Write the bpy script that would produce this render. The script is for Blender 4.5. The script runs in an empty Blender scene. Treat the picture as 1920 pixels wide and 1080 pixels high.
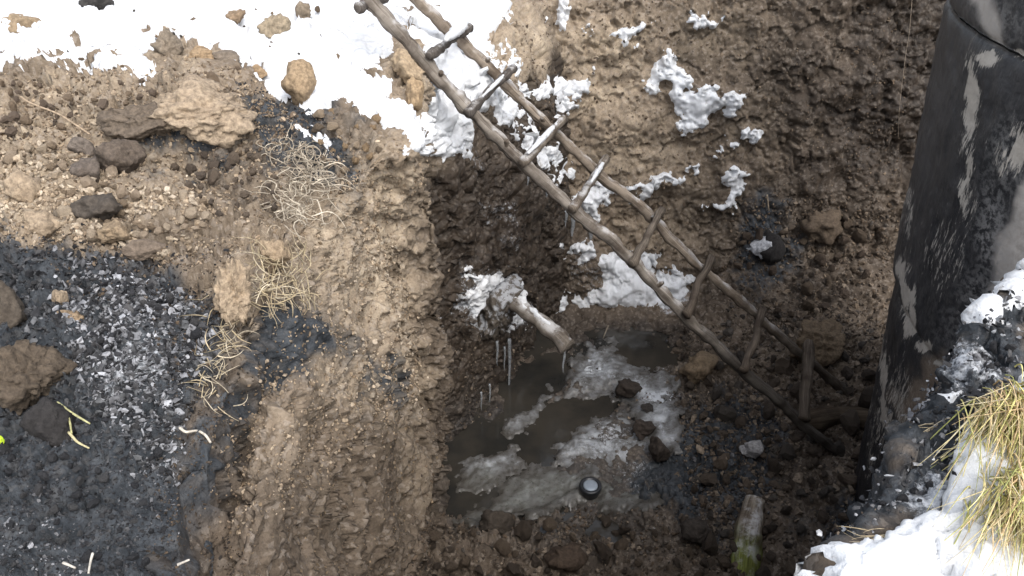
import bpy, bmesh, math, random
import numpy as np
from mathutils import Vector, Matrix

# ------------------------------------------------------------------ camera, sky, sun
R = math.radians
random.seed(7)
rng = np.random.default_rng(7)
sc = bpy.context.scene
C = sc.collection
PITCH, F = 35.0, 1500.0           # camera pitch (down), focal length for a 1920 wide frame
cam_d = bpy.data.cameras.new('camera')
cam = bpy.data.objects.new('camera', cam_d)
C.objects.link(cam)
cam.rotation_euler = (R(90 - PITCH), 0, 0)
cam_d.sensor_width = 36
cam_d.lens = 36 * F / 1920
cam_d.clip_start, cam_d.clip_end = 0.05, 2000
sc.camera = cam

SUN_EL, SUN_AZ = 54.0, 150.0       # azimuth the light comes FROM, clockwise from +y
w = bpy.data.worlds.new('World')
sc.world = w
w.use_nodes = True
wn, wl = w.node_tree.nodes, w.node_tree.links
wn.clear()
wo = wn.new('ShaderNodeOutputWorld')
bg = wn.new('ShaderNodeBackground')
sky = wn.new('ShaderNodeTexSky')
hs = wn.new('ShaderNodeHueSaturation')
sky.sky_type = 'NISHITA'
sky.sun_disc = False
sky.sun_elevation = R(SUN_EL)
sky.sun_rotation = R(SUN_AZ)
sky.air_density, sky.dust_density = 1.0, 3.0
hs.inputs['Saturation'].default_value = 0.38
bg.inputs['Strength'].default_value = 0.15
wl.new(sky.outputs[0], hs.inputs['Color'])
wl.new(hs.outputs[0], bg.inputs['Color'])
wl.new(bg.outputs[0], wo.inputs[0])
sun_d = bpy.data.lights.new('sun', 'SUN')
sun_d.energy, sun_d.angle, sun_d.color = 0.95, R(40), (1, 0.98, 0.95)
sun = bpy.data.objects.new('sun', sun_d)
C.objects.link(sun)
dirv = Vector((math.sin(R(SUN_AZ)) * math.cos(R(SUN_EL)), math.cos(R(SUN_AZ)) * math.cos(R(SUN_EL)), math.sin(R(SUN_EL))))
sun.rotation_euler = dirv.to_track_quat('Z', 'Y').to_euler()
sun.location = (0, 0, 8)
sc.view_settings.view_transform = 'Standard'
sc.view_settings.look = 'None'
sc.view_settings.gamma = 1
sc.view_settings.exposure = 1.05
sc.view_settings.use_curve_mapping = False

# ------------------------------------------------------------------ projection of the survey points
CP, SP = math.cos(R(PITCH)), math.sin(R(PITCH))

def ray(u, v):
    a, b = (u - 960) / F, (540 - v) / F
    return np.array([a, CP + b * SP, -SP + b * CP])

def pd(u, v, d): return ray(u, v) * d
def pz(u, v, z): r = ray(u, v); return r * (z / r[2])
def py(u, v, y): r = ray(u, v); return r * (y / r[1])

def proj(P):
    x, y, z = P[..., 0], P[..., 1], P[..., 2]
    dep = y * CP - z * SP
    dd = np.where(dep > 0.05, dep, 0.05)
    return 960 + F * x / dd, 540 - F * (y * SP + z * CP) / dd, dep

# ------------------------------------------------------------------ noise
_T = rng.normal(size=(512, 3)); _T /= np.linalg.norm(_T, axis=1)[:, None]
_J = rng.random((512, 3))

def _h(i):
    n = (i[..., 0].astype(np.int64) * 73856093) ^ (i[..., 1].astype(np.int64) * 19349663) ^ (i[..., 2].astype(np.int64) * 83492791)
    n = (n ^ (n >> 13)) * 1274126177
    return ((n ^ (n >> 16)) & 511)

def gn(P):
    i = np.floor(P).astype(np.int64); f = P - i
    s = f * f * f * (f * (f * 6 - 15) + 10)
    out = 0
    for cx in (0, 1):
        wx = s[..., 0] if cx else 1 - s[..., 0]
        for cy in (0, 1):
            wy = s[..., 1] if cy else 1 - s[..., 1]
            for cz in (0, 1):
                wz = s[..., 2] if cz else 1 - s[..., 2]
                o = np.array([cx, cy, cz])
                g = _T[_h(i + o)]
                out = out + wx * wy * wz * ((f - o) * g).sum(-1)
    return out * 1.5

def fbm(P, oct=5, gain=0.5):
    a, s, o = 1.0, 0, 0
    for k in range(oct):
        o = o + a * gn(P * 2.03 ** k + 17.3 * k)
        a *= gain
    return o

def worley(P):
    i = np.floor(P).astype(np.int64); f = P - i
    d1 = np.full(P.shape[:-1], 9.0); idx = np.zeros(P.shape[:-1], np.int64)
    for cx in (-1, 0, 1):
        for cy in (-1, 0, 1):
            for cz in (-1, 0, 1):
                o = np.array([cx, cy, cz])
                h = _h(i + o)
                d = ((o + _J[h] - f) ** 2).sum(-1)
                m = d < d1
                d1 = np.where(m, d, d1); idx = np.where(m, h, idx)
    return np.sqrt(d1), idx

def clods(P):                      # lumpy: rounded cells with creases between and uneven heights
    d, h = worley(P)
    return (1 - np.clip(d, 0, 1)) * (0.45 + 0.9 * _J[h][..., 0])

def chips(P):                      # crumbled earth: shards of random height and tilt with sharp steps between
    i = np.floor(P).astype(np.int64); f = P - i
    d1 = np.full(P.shape[:-1], 9.0); idx = np.zeros(P.shape[:-1], np.int64); off = np.zeros(P.shape)
    for cx in (-1, 0, 1):
        for cy in (-1, 0, 1):
            for cz in (-1, 0, 1):
                o = np.array([cx, cy, cz])
                h = _h(i + o)
                q = f - o - _J[h]
                d = (q ** 2).sum(-1)
                m = d < d1
                d1 = np.where(m, d, d1); idx = np.where(m, h, idx); off = np.where(m[..., None], q, off)
    return (_J[idx][..., 0] - .5) + .9 * (off * _T[idx]).sum(-1) - .35 * d1

def sstep(a, b, x):
    t = np.clip((x - a) / (b - a), 0, 1)
    return t * t * (3 - 2 * t)

def poly_sd(u, v, poly, far=60):   # signed distance (inside positive), only near the polygon
    p = np.array(poly, float)
    out = np.full(u.shape, -float(far))
    m = (u > p[:, 0].min() - far) & (u < p[:, 0].max() + far) & (v > p[:, 1].min() - far) & (v < p[:, 1].max() + far)
    if not m.any(): return out
    x, y = u[m], v[m]
    d = np.full(x.shape, 1e9); ins = np.zeros(x.shape, bool)
    n = len(p)
    for k in range(n):
        a, b = p[k], p[(k + 1) % n]
        e = b - a
        t = np.clip(((x - a[0]) * e[0] + (y - a[1]) * e[1]) / (e @ e + 1e-9), 0, 1)
        d = np.minimum(d, (x - a[0] - t * e[0]) ** 2 + (y - a[1] - t * e[1]) ** 2)
        c = (a[1] > y) != (b[1] > y)
        xi = a[0] + (y - a[1]) * e[0] / (e[1] if abs(e[1]) > 1e-9 else 1e-9)
        ins ^= c & (x < xi)
    d = np.sqrt(d)
    out[m] = np.maximum(np.where(ins, d, -d), -far)
    return out

def polys(u, v, L, far=60):
    o = np.full(u.shape, -float(far))
    for p in L: o = np.maximum(o, poly_sd(u, v, p, far))
    return o

def blobs(u, v, L):
    o = np.zeros(u.shape)
    for (bu, bv, ru, rv, s) in L:
        q = ((u - bu) / ru) ** 2 + ((v - bv) / rv) ** 2
        o = np.maximum(o, s * np.exp(-q * 1.1))
    return o

# ------------------------------------------------------------------ mesh helpers
def mesh_np(name, V, faces, attrs=None, smooth=True):
    """V (n,3); faces (m,k) array with one k"""
    me = bpy.data.meshes.new(name)
    m, k = faces.shape
    me.vertices.add(len(V)); me.vertices.foreach_set('co', np.ascontiguousarray(V, dtype=np.float32).ravel())
    me.loops.add(m * k); me.loops.foreach_set('vertex_index', np.ascontiguousarray(faces, dtype=np.int32).ravel())
    me.polygons.add(m); me.polygons.foreach_set('loop_start', np.arange(0, m * k, k, dtype=np.int32))
    me.polygons.foreach_set('use_smooth', np.full(m, smooth))
    for an, av in (attrs or {}).items():
        at = me.attributes.new(an, 'FLOAT_COLOR', 'POINT')
        at.data.foreach_set('color', np.ascontiguousarray(av, dtype=np.float32).ravel())
    me.update(calc_edges=True)
    return me

def link(name, me, mat=None, parent=None, **props):
    o = bpy.data.objects.new(name, me)
    C.objects.link(o)
    if mat is not None and me is not None and not me.materials: me.materials.append(mat)
    if parent is not None: o.parent = parent
    for k, v in props.items(): o[k] = v
    return o

def empty(name, loc, label, cat, group=None):
    o = bpy.data.objects.new(name, None); C.objects.link(o)
    o.location = loc; o.empty_display_size = 0.1
    o['label'] = label; o['category'] = cat
    if group: o['group'] = group
    return o

def gridfaces(nr, nc, keep=None):
    i = np.arange(nr * nc).reshape(nr, nc)
    q = np.stack([i[:-1, :-1], i[1:, :-1], i[1:, 1:], i[:-1, 1:]], -1)
    if keep is not None:
        q = q[keep]
    return q.reshape(-1, 4)

def gridnormals(P, flip=False):
    du = np.gradient(P, axis=1); dv = np.gradient(P, axis=0)
    n = np.cross(du, dv)
    n /= np.linalg.norm(n, axis=-1, keepdims=True) + 1e-12
    return -n if flip else n

def compact(V, faces, attrs):
    used = np.zeros(len(V), bool); used[faces.ravel()] = True
    mp = np.cumsum(used) - 1
    return V[used], mp[faces], {k: a[used] for k, a in (attrs or {}).items()}

# ------------------------------------------------------------------ materials
class NT:
    def __init__(s, name):
        s.m = bpy.data.materials.new(name); s.m.use_nodes = True
        s.t = s.m.node_tree; s.n = s.t.nodes; s.l = s.t.links
        s.b = s.n['Principled BSDF']
    def put(s, v, sock):
        if isinstance(v, (int, float, tuple)): sock.default_value = v if not (isinstance(v, tuple) and len(v) == 3 and sock.type == 'RGBA') else v + (1,)
        else: s.l.new(v, sock)
    def attr(s, name):
        a = s.n.new('ShaderNodeAttribute'); a.attribute_name = name
        return a
    def sep(s, col):
        x = s.n.new('ShaderNodeSeparateColor'); s.l.new(col, x.inputs[0]); return x.outputs
    def coord(s, kind='Object', scale=(1, 1, 1)):
        t = s.n.new('ShaderNodeTexCoord'); m = s.n.new('ShaderNodeMapping')
        m.inputs['Scale'].default_value = scale
        s.l.new(t.outputs[kind], m.inputs['Vector']); return m.outputs[0]
    def noise(s, scale, detail=5, rough=0.6, vec=None, dist=0.0):
        x = s.n.new('ShaderNodeTexNoise')
        x.inputs['Scale'].default_value = scale; x.inputs['Detail'].default_value = detail
        x.inputs['Roughness'].default_value = rough; x.inputs['Distortion'].default_value = dist
        if vec is None: vec = s.coord()
        s.l.new(vec, x.inputs['Vector']); return x.outputs['Fac']
    def voro(s, scale, vec=None, out='Distance', feature='F1'):
        x = s.n.new('ShaderNodeTexVoronoi'); x.feature = feature
        x.inputs['Scale'].default_value = scale
        if vec is None: vec = s.coord()
        s.l.new(vec, x.inputs['Vector']); return x.outputs[out]
    def ramp(s, f, a, b, lo=0.0, hi=1.0):
        x = s.n.new('ShaderNodeMapRange'); x.interpolation_type = 'SMOOTHSTEP'
        s.l.new(f, x.inputs[0])
        x.inputs[1].default_value = a; x.inputs[2].default_value = b
        x.inputs[3].default_value = lo; x.inputs[4].default_value = hi
        return x.outputs[0]
    def mix(s, f, a, b, mode='MIX'):
        x = s.n.new('ShaderNodeMix'); x.data_type = 'RGBA'; x.blend_type = mode
        s.put(f, x.inputs[0]); s.put(a, x.inputs[6]); s.put(b, x.inputs[7])
        return x.outputs[2]
    def math(s, op, a, b=0.0):
        x = s.n.new('ShaderNodeMath'); x.operation = op
        s.put(a, x.inputs[0]); s.put(b, x.inputs[1]); return x.outputs[0]
    def bump(s, h, dist, strength=1.0, prev=None):
        x = s.n.new('ShaderNodeBump'); x.inputs['Distance'].default_value = dist
        x.inputs['Strength'].default_value = strength
        s.l.new(h, x.inputs['Height'])
        if prev is not None: s.l.new(prev, x.inputs['Normal'])
        return x.outputs[0]
    def done(s, col, rough=0.9, normal=None, spec=0.3):
        s.put(col, s.b.inputs['Base Color']); s.put(rough, s.b.inputs['Roughness'])
        s.b.inputs['Specular IOR Level'].default_value = spec
        if normal is not None: s.l.new(normal, s.b.inputs['Normal'])
        return s.m

def soil_material():
    t = NT('soil')
    a = t.attr('msk'); r, g, b = t.sep(a.outputs['Color'])[:3]; fr = a.outputs['Alpha']
    n1 = t.noise(3.0, 6, 0.62); n2 = t.noise(22, 6, 0.65); n3 = t.noise(110, 4, 0.6)
    v = t.voro(60, out='Color')
    vs = t.sep(v)[0]
    brown = t.mix(t.ramp(n1, 0.35, 0.65), (0.102, 0.078, 0.057), (0.20, 0.156, 0.116))
    dry = t.mix(t.ramp(n2, 0.35, 0.68), (0.34, 0.272, 0.196), (0.56, 0.46, 0.338))
    coal = t.mix(t.ramp(n2, 0.35, 0.7), (0.026, 0.031, 0.037), (0.075, 0.083, 0.093))  # also the tone of shade painted in the crevice and under the boulder
    wet = t.mix(t.ramp(n2, 0.35, 0.7), (0.024, 0.017, 0.012), (0.058, 0.042, 0.029))  # also the tone of shade painted in the crevice and beside the well
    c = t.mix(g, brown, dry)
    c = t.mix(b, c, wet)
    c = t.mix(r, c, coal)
    c = t.mix(t.math('MULTIPLY', t.ramp(n3, 0.3, 0.75), 0.55), c, t.mix(0.5, c, (0.5, 0.42, 0.33), 'MULTIPLY'))
    c = t.mix(t.math('MULTIPLY', t.ramp(vs, 0.70, 0.92), t.math('MULTIPLY', t.math('SUBTRACT', 0.5, t.math('MULTIPLY', b, .3)), t.math('SUBTRACT', 1.0, t.math('MULTIPLY', r, .85)))), c, t.mix(.75, c, (0.36, 0.31, 0.26)))
    vs2 = t.sep(t.voro(150, out='Color'))[0]
    c = t.mix(t.math('MULTIPLY', t.ramp(vs2, 0.6, 0.9), 0.35), c, t.mix(1.0, c, (0.45, 0.42, 0.40), 'MULTIPLY'))
    frc = t.mix(n2, (0.42, 0.44, 0.47), (0.72, 0.74, 0.77))
    f = t.math('MULTIPLY', t.ramp(t.math('ADD', t.math('MULTIPLY', t.noise(48, 6, 0.7), 0.9), t.math('MULTIPLY', fr, 0.75)), 0.78, 1.05), t.ramp(fr, 0.02, 0.3))
    c = t.mix(f, c, frc)
    rough = t.math('SUBTRACT', 0.95, t.math('MULTIPLY', b, 0.38))
    bm = t.bump(n3, 0.006, 0.8)
    bm = t.bump(t.noise(320, 3, 0.6), 0.002, 0.7, bm)
    return t.done(c, rough, bm, 0.35)

def snow_material():
    t = NT('snow')
    n = t.noise(14, 6, 0.65); n2 = t.noise(90, 4, 0.6)
    a = t.attr('msk'); r = t.sep(a.outputs['Color'])[0]
    c = t.mix(n, (0.66, 0.68, 0.71), (0.78, 0.79, 0.80))
    dirt = t.math('MULTIPLY', t.ramp(t.math('ADD', t.noise(34, 6, 0.75), t.math('MULTIPLY', r, 0.12)), 0.60, 0.80), 0.6)
    c = t.mix(t.math('MULTIPLY', t.ramp(t.noise(5, 6, .7), .45, .7), .30), c, (0.50, 0.48, 0.46))
    c = t.mix(dirt, c, (0.24, 0.21, 0.18))
    bm = t.bump(n2, 0.006, 0.6)
    bm = t.bump(n, 0.02, 0.4, bm)
    return t.done(c, 0.75, bm, 0.3)

def tint_material(name, rough=0.9, bumpd=0.004, frost=0.0):
    t = NT(name)
    a = t.attr('tint')
    n = t.noise(60, 5, 0.65); n2 = t.noise(14, 5, 0.6)
    c = t.mix(1.0, a.outputs['Color'], t.mix(t.ramp(n, 0.3, 0.7), (0.62, 0.60, 0.58), (1.25, 1.22, 1.18)), 'MULTIPLY')
    c = t.mix(t.math('MULTIPLY', t.ramp(n2, 0.5, 0.75), 0.45), c, t.mix(1.0, c, (0.5, 0.46, 0.43), 'MULTIPLY'))
    bm = t.bump(t.noise(170, 4, 0.65), bumpd, 0.9)
    bm = t.bump(n, bumpd * 3, 0.6, bm)
    return t.done(c, rough, bm, 0.3)

def wood_material():
    t = NT('weathered_wood')
    a = t.attr('tint')
    vec = t.coord('UV', (30, 1.4, 1))
    n = t.noise(2.2, 8, 0.7, vec); n2 = t.noise(7, 5, 0.6, t.coord('Object'))
    c = t.mix(t.ramp(n, 0.3, 0.72), (0.075, 0.058, 0.045), (0.37, 0.325, 0.275))
    c = t.mix(t.math('MULTIPLY', t.ramp(n2, 0.45, 0.72), 0.8), c, (0.07, 0.05, 0.036))
    c = t.mix(1.0, c, a.outputs['Color'], 'MULTIPLY')
    geo = t.n.new('ShaderNodeNewGeometry'); sx = t.n.new('ShaderNodeSeparateXYZ'); t.l.new(geo.outputs['Normal'], sx.inputs[0])
    up = t.math('MULTIPLY', t.ramp(sx.outputs[2], .35, .95), t.ramp(t.noise(9, 6, .7), .44, .62))
    c = t.mix(t.math('MULTIPLY', up, t.math('MULTIPLY', .75, a.outputs['Alpha'])), c, (.62, .61, .60))
    bm = t.bump(n, 0.008, 0.9)
    bm = t.bump(t.noise(60, 4, 0.6), 0.003, 0.6, bm)
    return t.done(c, 0.85, bm, 0.25)

def well_material():
    t = NT('tarred_concrete')
    a = t.attr('msk'); r, g, b = t.sep(a.outputs['Color'])[:3]; wh = a.outputs['Alpha']   # concrete, mud, grit, flaking
    n1 = t.noise(5, 6, 0.65); n2 = t.noise(40, 6, 0.7)
    st = t.noise(1.0, 7, 0.7, t.coord('Object', (105, 105, 20)))
    tar = t.mix(t.ramp(n1, 0.3, 0.7), (0.012, 0.013, 0.016), (0.034, 0.034, 0.037))
    tar = t.mix(t.math('MULTIPLY', t.ramp(st, 0.52, 0.7), 0.6), tar, (0.085, 0.085, 0.09))
    conc = t.mix(t.ramp(n2, 0.3, 0.7), (0.33, 0.30, 0.27), (0.47, 0.43, 0.39))
    mud = t.mix(t.ramp(n2, 0.3, 0.7), (0.14, 0.108, 0.082), (0.26, 0.205, 0.155))
    c = t.mix(r, tar, conc)
    c = t.mix(g, c, mud)
    c = t.mix(t.math('MULTIPLY', b, t.ramp(n2, 0.42, 0.6)), c, (0.20, 0.195, 0.19))
    st2 = t.noise(1.0, 6, .75, t.coord('Object', (42, 42, 5)), .4)
    st = t.math('ADD', t.math('MULTIPLY', st, .62), t.math('MULTIPLY', st2, .42))
    fl = t.math('MULTIPLY', t.ramp(t.math('ADD', st, t.math('MULTIPLY', wh, 0.34)), 0.68, 0.75), t.ramp(wh, 0.02, 0.2))
    c = t.mix(fl, c, t.mix(n2, (0.24, 0.21, 0.18), (0.58, 0.54, 0.48)))
    bm = t.bump(n2, 0.006, 0.7)
    bm = t.bump(fl, 0.004, 0.6, bm)
    rough = t.math('ADD', 0.42, t.math('MULTIPLY', t.math('MAXIMUM', r, g), 0.35))
    return t.done(c, rough, bm, 0.35)

def water_material():
    t = NT('muddy_water')
    n = t.noise(2.2, 5, 0.6); 
    c = t.mix(t.ramp(n, 0.35, 0.65), (0.018, 0.018, 0.017), (0.042, 0.037, 0.030))
    bm = t.bump(t.noise(9, 4, 0.6), 0.004, 0.35)
    return t.done(c, 0.07, bm, 0.5)

def ice_material():
    t = NT('ice')
    n = t.noise(30, 5, 0.6)
    t.b.inputs['Transmission Weight'].default_value = 0.7
    t.b.inputs['IOR'].default_value = 1.31
    return t.done(t.mix(n, (0.52, 0.55, 0.58), (0.78, 0.80, 0.82)), 0.25, t.bump(n, 0.004, 0.5), 0.5)

M_soil, M_snow = soil_material(), snow_material()
M_clod = tint_material('earth_clod'); M_coal = tint_material('charcoal', 0.62, 0.002)
def frosted_material():
    t = NT('frosted_earth')
    n = t.noise(16, 7, .72); n2 = t.noise(60, 5, .7)
    geo = t.n.new('ShaderNodeNewGeometry'); sx = t.n.new('ShaderNodeSeparateXYZ'); t.l.new(geo.outputs['Normal'], sx.inputs[0])
    f = t.ramp(t.math('ADD', n, t.math('MULTIPLY', sx.outputs[2], .10)), .50, .60)
    c = t.mix(f, t.mix(n2, (.055, .045, .036), (.14, .115, .09)), t.mix(n2, (.26, .265, .275), (.46, .47, .49)))
    return t.done(c, .7, t.bump(n2, .012, .8), .4)
M_frosted = frosted_material()
M_straw = tint_material('straw', 0.8, 0.0005)
M_wood, M_well, M_water, M_ice = wood_material(), well_material(), water_material(), ice_material()

# ------------------------------------------------------------------ survey: where snow, coal, frost and dry clay lie, plus painted shade
SNOW = [
 [(-400,-400),(700,-400),(760,60),(725,110),(760,170),(800,235),(800,285),(772,288),(742,248),(700,230),(640,205),(600,218),(550,212),(500,165),(440,128),(370,92),(295,75),(282,150),(185,140),(140,110),(60,120),(-400,150)],
 [(680,-300),(965,-300),(958,20),(930,70),(945,125),(975,180),(965,250),(935,225),(905,215),(870,240),(850,290),(828,300),(806,260),(790,160),(785,100)],
 [(560,245),(600,248),(628,275),(615,288),(585,270)],
 [(975,222),(1010,262),(1052,290),(1054,312),(1010,312),(985,262)],[(1042,345),(1068,316),(1066,345)],
 [(1085,378),(1128,338),(1162,365),(1132,382),(1128,412),(1092,408)],
 [(1030,32),(1062,-20),(1068,10),(1045,42)],[(1145,72),(1160,55),(1215,36),(1222,55),(1160,80)],[(1306,25),(1346,25),(1336,46),(1310,44)],
 [(965,148),(1000,152),(1060,157),(1110,146),(1105,177),(1060,187),(1020,182),(985,180)],[(944,88),(960,98),(976,130),(962,137)],[(1038,193),(1076,193),(1070,214),(1044,212)],
 [(1193,165),(1238,120),(1250,82),(1268,115),(1300,148),(1340,170),(1392,168),(1388,196),(1340,208),(1312,236),(1285,252),(1278,215),(1255,182),(1222,188)],
 [(1405,238),(1426,238),(1424,270),(1407,264)],[(1352,270),(1386,264),(1380,287)],
 [(1172,356),(1250,328),(1266,340),(1200,367)],[(1328,382),(1350,370),(1370,328),(1396,333),(1406,350),(1386,362),(1376,386),(1340,392)],
 [(1058,474),(1112,448),(1108,482)],[(1085,62),(1095,50),(1090,75)],[(1268,320),(1300,316),(1290,330)],
 [(1058,542),(1100,547),(1128,480),(1222,473),(1262,520),(1297,523),(1292,592),(1232,602),(1180,582),(1120,572),(1068,614)],
 [(870,545),(890,515),(925,508),(960,545),(985,570),(975,605),(930,580),(885,575)],
 # right bank
 [(1960,480),(1915,512),(1880,560),(1842,590),(1828,650),(1800,690),(1790,760),(1805,770),(1830,700),(1850,650),(1900,600),(1960,590)],
 [(2000,620),(1925,650),(1880,680),(1850,730),(1860,760),(1830,770),(1800,800),(1760,880),(1740,940),(1690,960),(1640,1020),(1560,1060),(1500,1200),(2100,1200),(2100,600)],
 [(1700,880),(1740,850),(1790,840),(1790,870),(1740,890)],
]
NOSNOW = [(40,50,42,24,1.3),(22,30,40,20,1.0),(180,5,34,18,1.3),(312,92,40,30,1.2),(375,108,46,24,1.2),(300,70,14,10,1),(440,35,22,16,1.2),(452,5,10,8,1),(515,45,26,22,1.1),(572,25,14,20,1.2),(760,150,32,46,1.4),
          (700,150,22,14,1.0),(620,165,16,10,1.0),(1245,160,14,10,1.3),(1350,178,8,6,1.0),(1000,162,9,8,1.2),(860,100,14,40,.8),(925,190,10,26,.8),
          (1850,700,60,44,1.2),(1890,650,40,24,.9),(1705,930,80,40,1.3),(1765,860,50,40,1.2),(1640,1010,50,30,.8),(1880,1040,50,40,.7),(1700,1060,30,20,.6),(1840,690,34,20,1.3),(1860,640,40,14,1.2),(1745,900,50,36,1.4),(1700,950,60,26,1.4),(1825,760,30,14,1.2),(1700,915,50,30,1.4),(1790,800,26,24,1.0),(1812,1010,30,26,1.4),(1860,930,55,70,.6)]
COAL_SHADE = [
 [(352,830),(405,790),(425,770),(412,880),(392,980),(372,1100),(336,1100),(338,900)],  # crevice: its shade painted in as a dark tone
 [(-300,450),(120,448),(240,475),(330,500),(400,560),(430,610),(405,700),(370,760),(345,840),(330,940),(345,1100),(340,1400),(-300,1400)],
 [(440,190),(520,160),(600,215),(660,260),(690,330),(640,350),(590,330),(540,300),(500,280),(470,250)],
 [(200,245),(330,262),(440,262),(430,300),(330,305),(250,290)],  # shade under the boulder's overhang, painted dark
 [(495,590),(560,560),(620,580),(640,640),(580,690),(540,740),(480,720),(465,650)],[(690,690),(740,680),(745,740),(710,750)],
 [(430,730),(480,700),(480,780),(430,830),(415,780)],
 [(1150,900),(1200,840),(1330,760),(1420,740),(1470,800),(1440,900),(1380,1000),(1290,960)],
 [(1390,420),(1420,380),(1470,390),(1480,470),(1450,540),(1400,520)],
 [(1790,600),(1920,560),(1960,720),(1850,760),(1860,840),(1780,930),(1690,960),(1600,1020),(1540,1080),(1520,1000),(1640,900),(1720,800)],
]
DRY = [(160,290,330,190,.8),(640,330,120,70,.9),(740,430,70,170,1.0),(690,520,90,170,.9),(780,760,40,200,.65),(1000,90,120,120,.8),(1130,130,150,140,.75),(1180,280,150,130,.7),(1330,60,120,80,.45),(1230,430,120,90,.5),(1400,250,90,90,.35),(640,700,110,100,.6),(560,900,110,120,.2),(740,660,50,140,.7),(180,230,240,80,.65),(330,370,200,90,.45),(480,440,70,90,.5),(240,420,260,40,.4),(430,220,130,60,1.0),(60,330,180,120,.75),(100,430,120,50,.8),(620,420,110,170,.8),(650,330,120,60,.8),(700,560,110,200,.75),(780,400,50,180,.85),(540,820,120,140,.3),(770,150,40,80,1.0),(440,560,40,80,.8),(60,50,60,40,.9),(320,90,60,40,.7),(380,110,60,40,.7),
       (1120,230,130,90,.55),(1180,120,180,100,.30),(1010,80,60,90,.50),(1230,300,120,60,.4),(1230,420,60,50,.4),(1530,650,60,50,.5),(1310,690,40,20,.45),(230,180,200,50,.5),(640,950,110,140,.1)]
FROST = [(210,560,110,90,.50),(250,690,120,90,.62),(300,850,60,60,.5),(40,1000,80,60,.3),(110,250,120,30,.25),(930,400,60,30,.55),(960,450,40,60,.45),(900,560,60,70,.8),(980,590,40,30,.7),(850,590,25,40,.5),
         (1120,690,60,50,.85),(1230,740,55,70,.85),(1250,820,40,50,.6),(1130,820,90,60,.55),(1180,880,80,50,.5),(1060,930,110,40,.42),(930,960,90,20,.3),(1410,860,50,35,.35),(1435,465,28,26,.8),(1225,860,50,60,.3),(1100,500,40,60,.5),(1060,380,50,60,.4),(1270,560,50,40,.7),(1230,1000,40,20,.4),(1000,880,90,20,.2),
         (1830,690,90,60,.7),(1740,920,90,60,.7),(880,300,40,80,.5),(1330,210,110,60,.3)]
WET_SHADE = [(1010,540,60,130,1.0),(960,420,90,110,1.0),(560,960,150,120,.35),(740,900,60,160,.4),(1580,180,220,260,.8),(1420,420,160,140,.55),(1640,200,130,330,1.0),(1560,330,160,200,.7),(880,450,60,260,1.0),(1000,560,90,160,1.0),(1450,520,90,140,.6),(920,500,110,260,1.0),(900,800,120,160,1.0),(1150,640,140,60,.95),(1000,760,120,90,.7),(930,870,110,90,.9),(1350,850,160,180,.75),(1500,900,160,150,.55),(1100,1040,320,70,.55),(1500,560,160,140,.55),(1650,300,140,260,.75),(1720,60,90,120,1.0),(1560,420,200,180,.5),(1040,480,60,120,.8),  # damp earth; shade on the back wall by the well is painted in too
       (370,960,50,140,.85),(400,780,40,90,.5),(860,380,40,120,.9),(500,330,90,70,.3),(360,340,150,60,.25),(330,440,160,50,.3),(840,960,60,80,.7),(1250,640,60,40,.9),(720,1040,120,90,.35),(1480,100,220,120,.25)]  # the blobs along the crevice paint its shade

SILT = [(1060,900,260,90,1.0),(1150,760,140,130,1.0),(920,860,110,120,.8),(1130,980,180,50,.7)]

def masks(P, seed=0.0):
    u, v, d = proj(P)
    wpx = fbm(P * 6 + seed, 4) ; wq = fbm(P * 6 + 40 + seed, 4); wr = fbm(P * 28 + 90, 3)
    uu, vv = u + wpx * 26 + wr * 8, v + wq * 26 - wr * 8
    k = np.zeros(P.shape[:-1] + (4,))
    k[..., 0] = sstep(-34, 26, polys(uu + wpx * 22 + wr * 14, vv + wq * 22, COAL_SHADE, 60) + 16 * wr)
    n = fbm(P * 4 + 7, 4)
    k[..., 1] = np.clip(blobs(uu, vv, DRY) * (1 + .6 * n), 0, 1)
    k[..., 2] = np.clip(blobs(uu, vv, WET_SHADE) * (1 + .3 * n), 0, 1)
    k[..., 3] = np.clip(blobs(uu, vv, FROST), 0, 1)
    if seed == 0: k[..., 2] = np.maximum(k[..., 2], .95 * sstep(3.08, 3.3, P[..., 1] + .1 * n) * sstep(-1.5, -1.95, P[..., 2] + .2 * n))
    if seed == 3.1:                 # shade of the gap beside the well, painted as dark earth
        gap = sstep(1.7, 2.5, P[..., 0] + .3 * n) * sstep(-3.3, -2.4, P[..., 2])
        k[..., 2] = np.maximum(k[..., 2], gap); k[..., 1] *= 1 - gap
    silt = np.clip(blobs(uu, vv, SILT), 0, 1) * (P[..., 2] < -3.35)
    k[..., 0] = np.maximum(k[..., 0], silt * .62)
    s = polys(uu, vv, SNOW, 60) - 42 * blobs(u + wpx * 10, v + wq * 10, NOSNOW)
    return k, s, u, v, d

terrain_samples = []               # (points, normals, masks, snow distance) for laying stones down later

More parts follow.
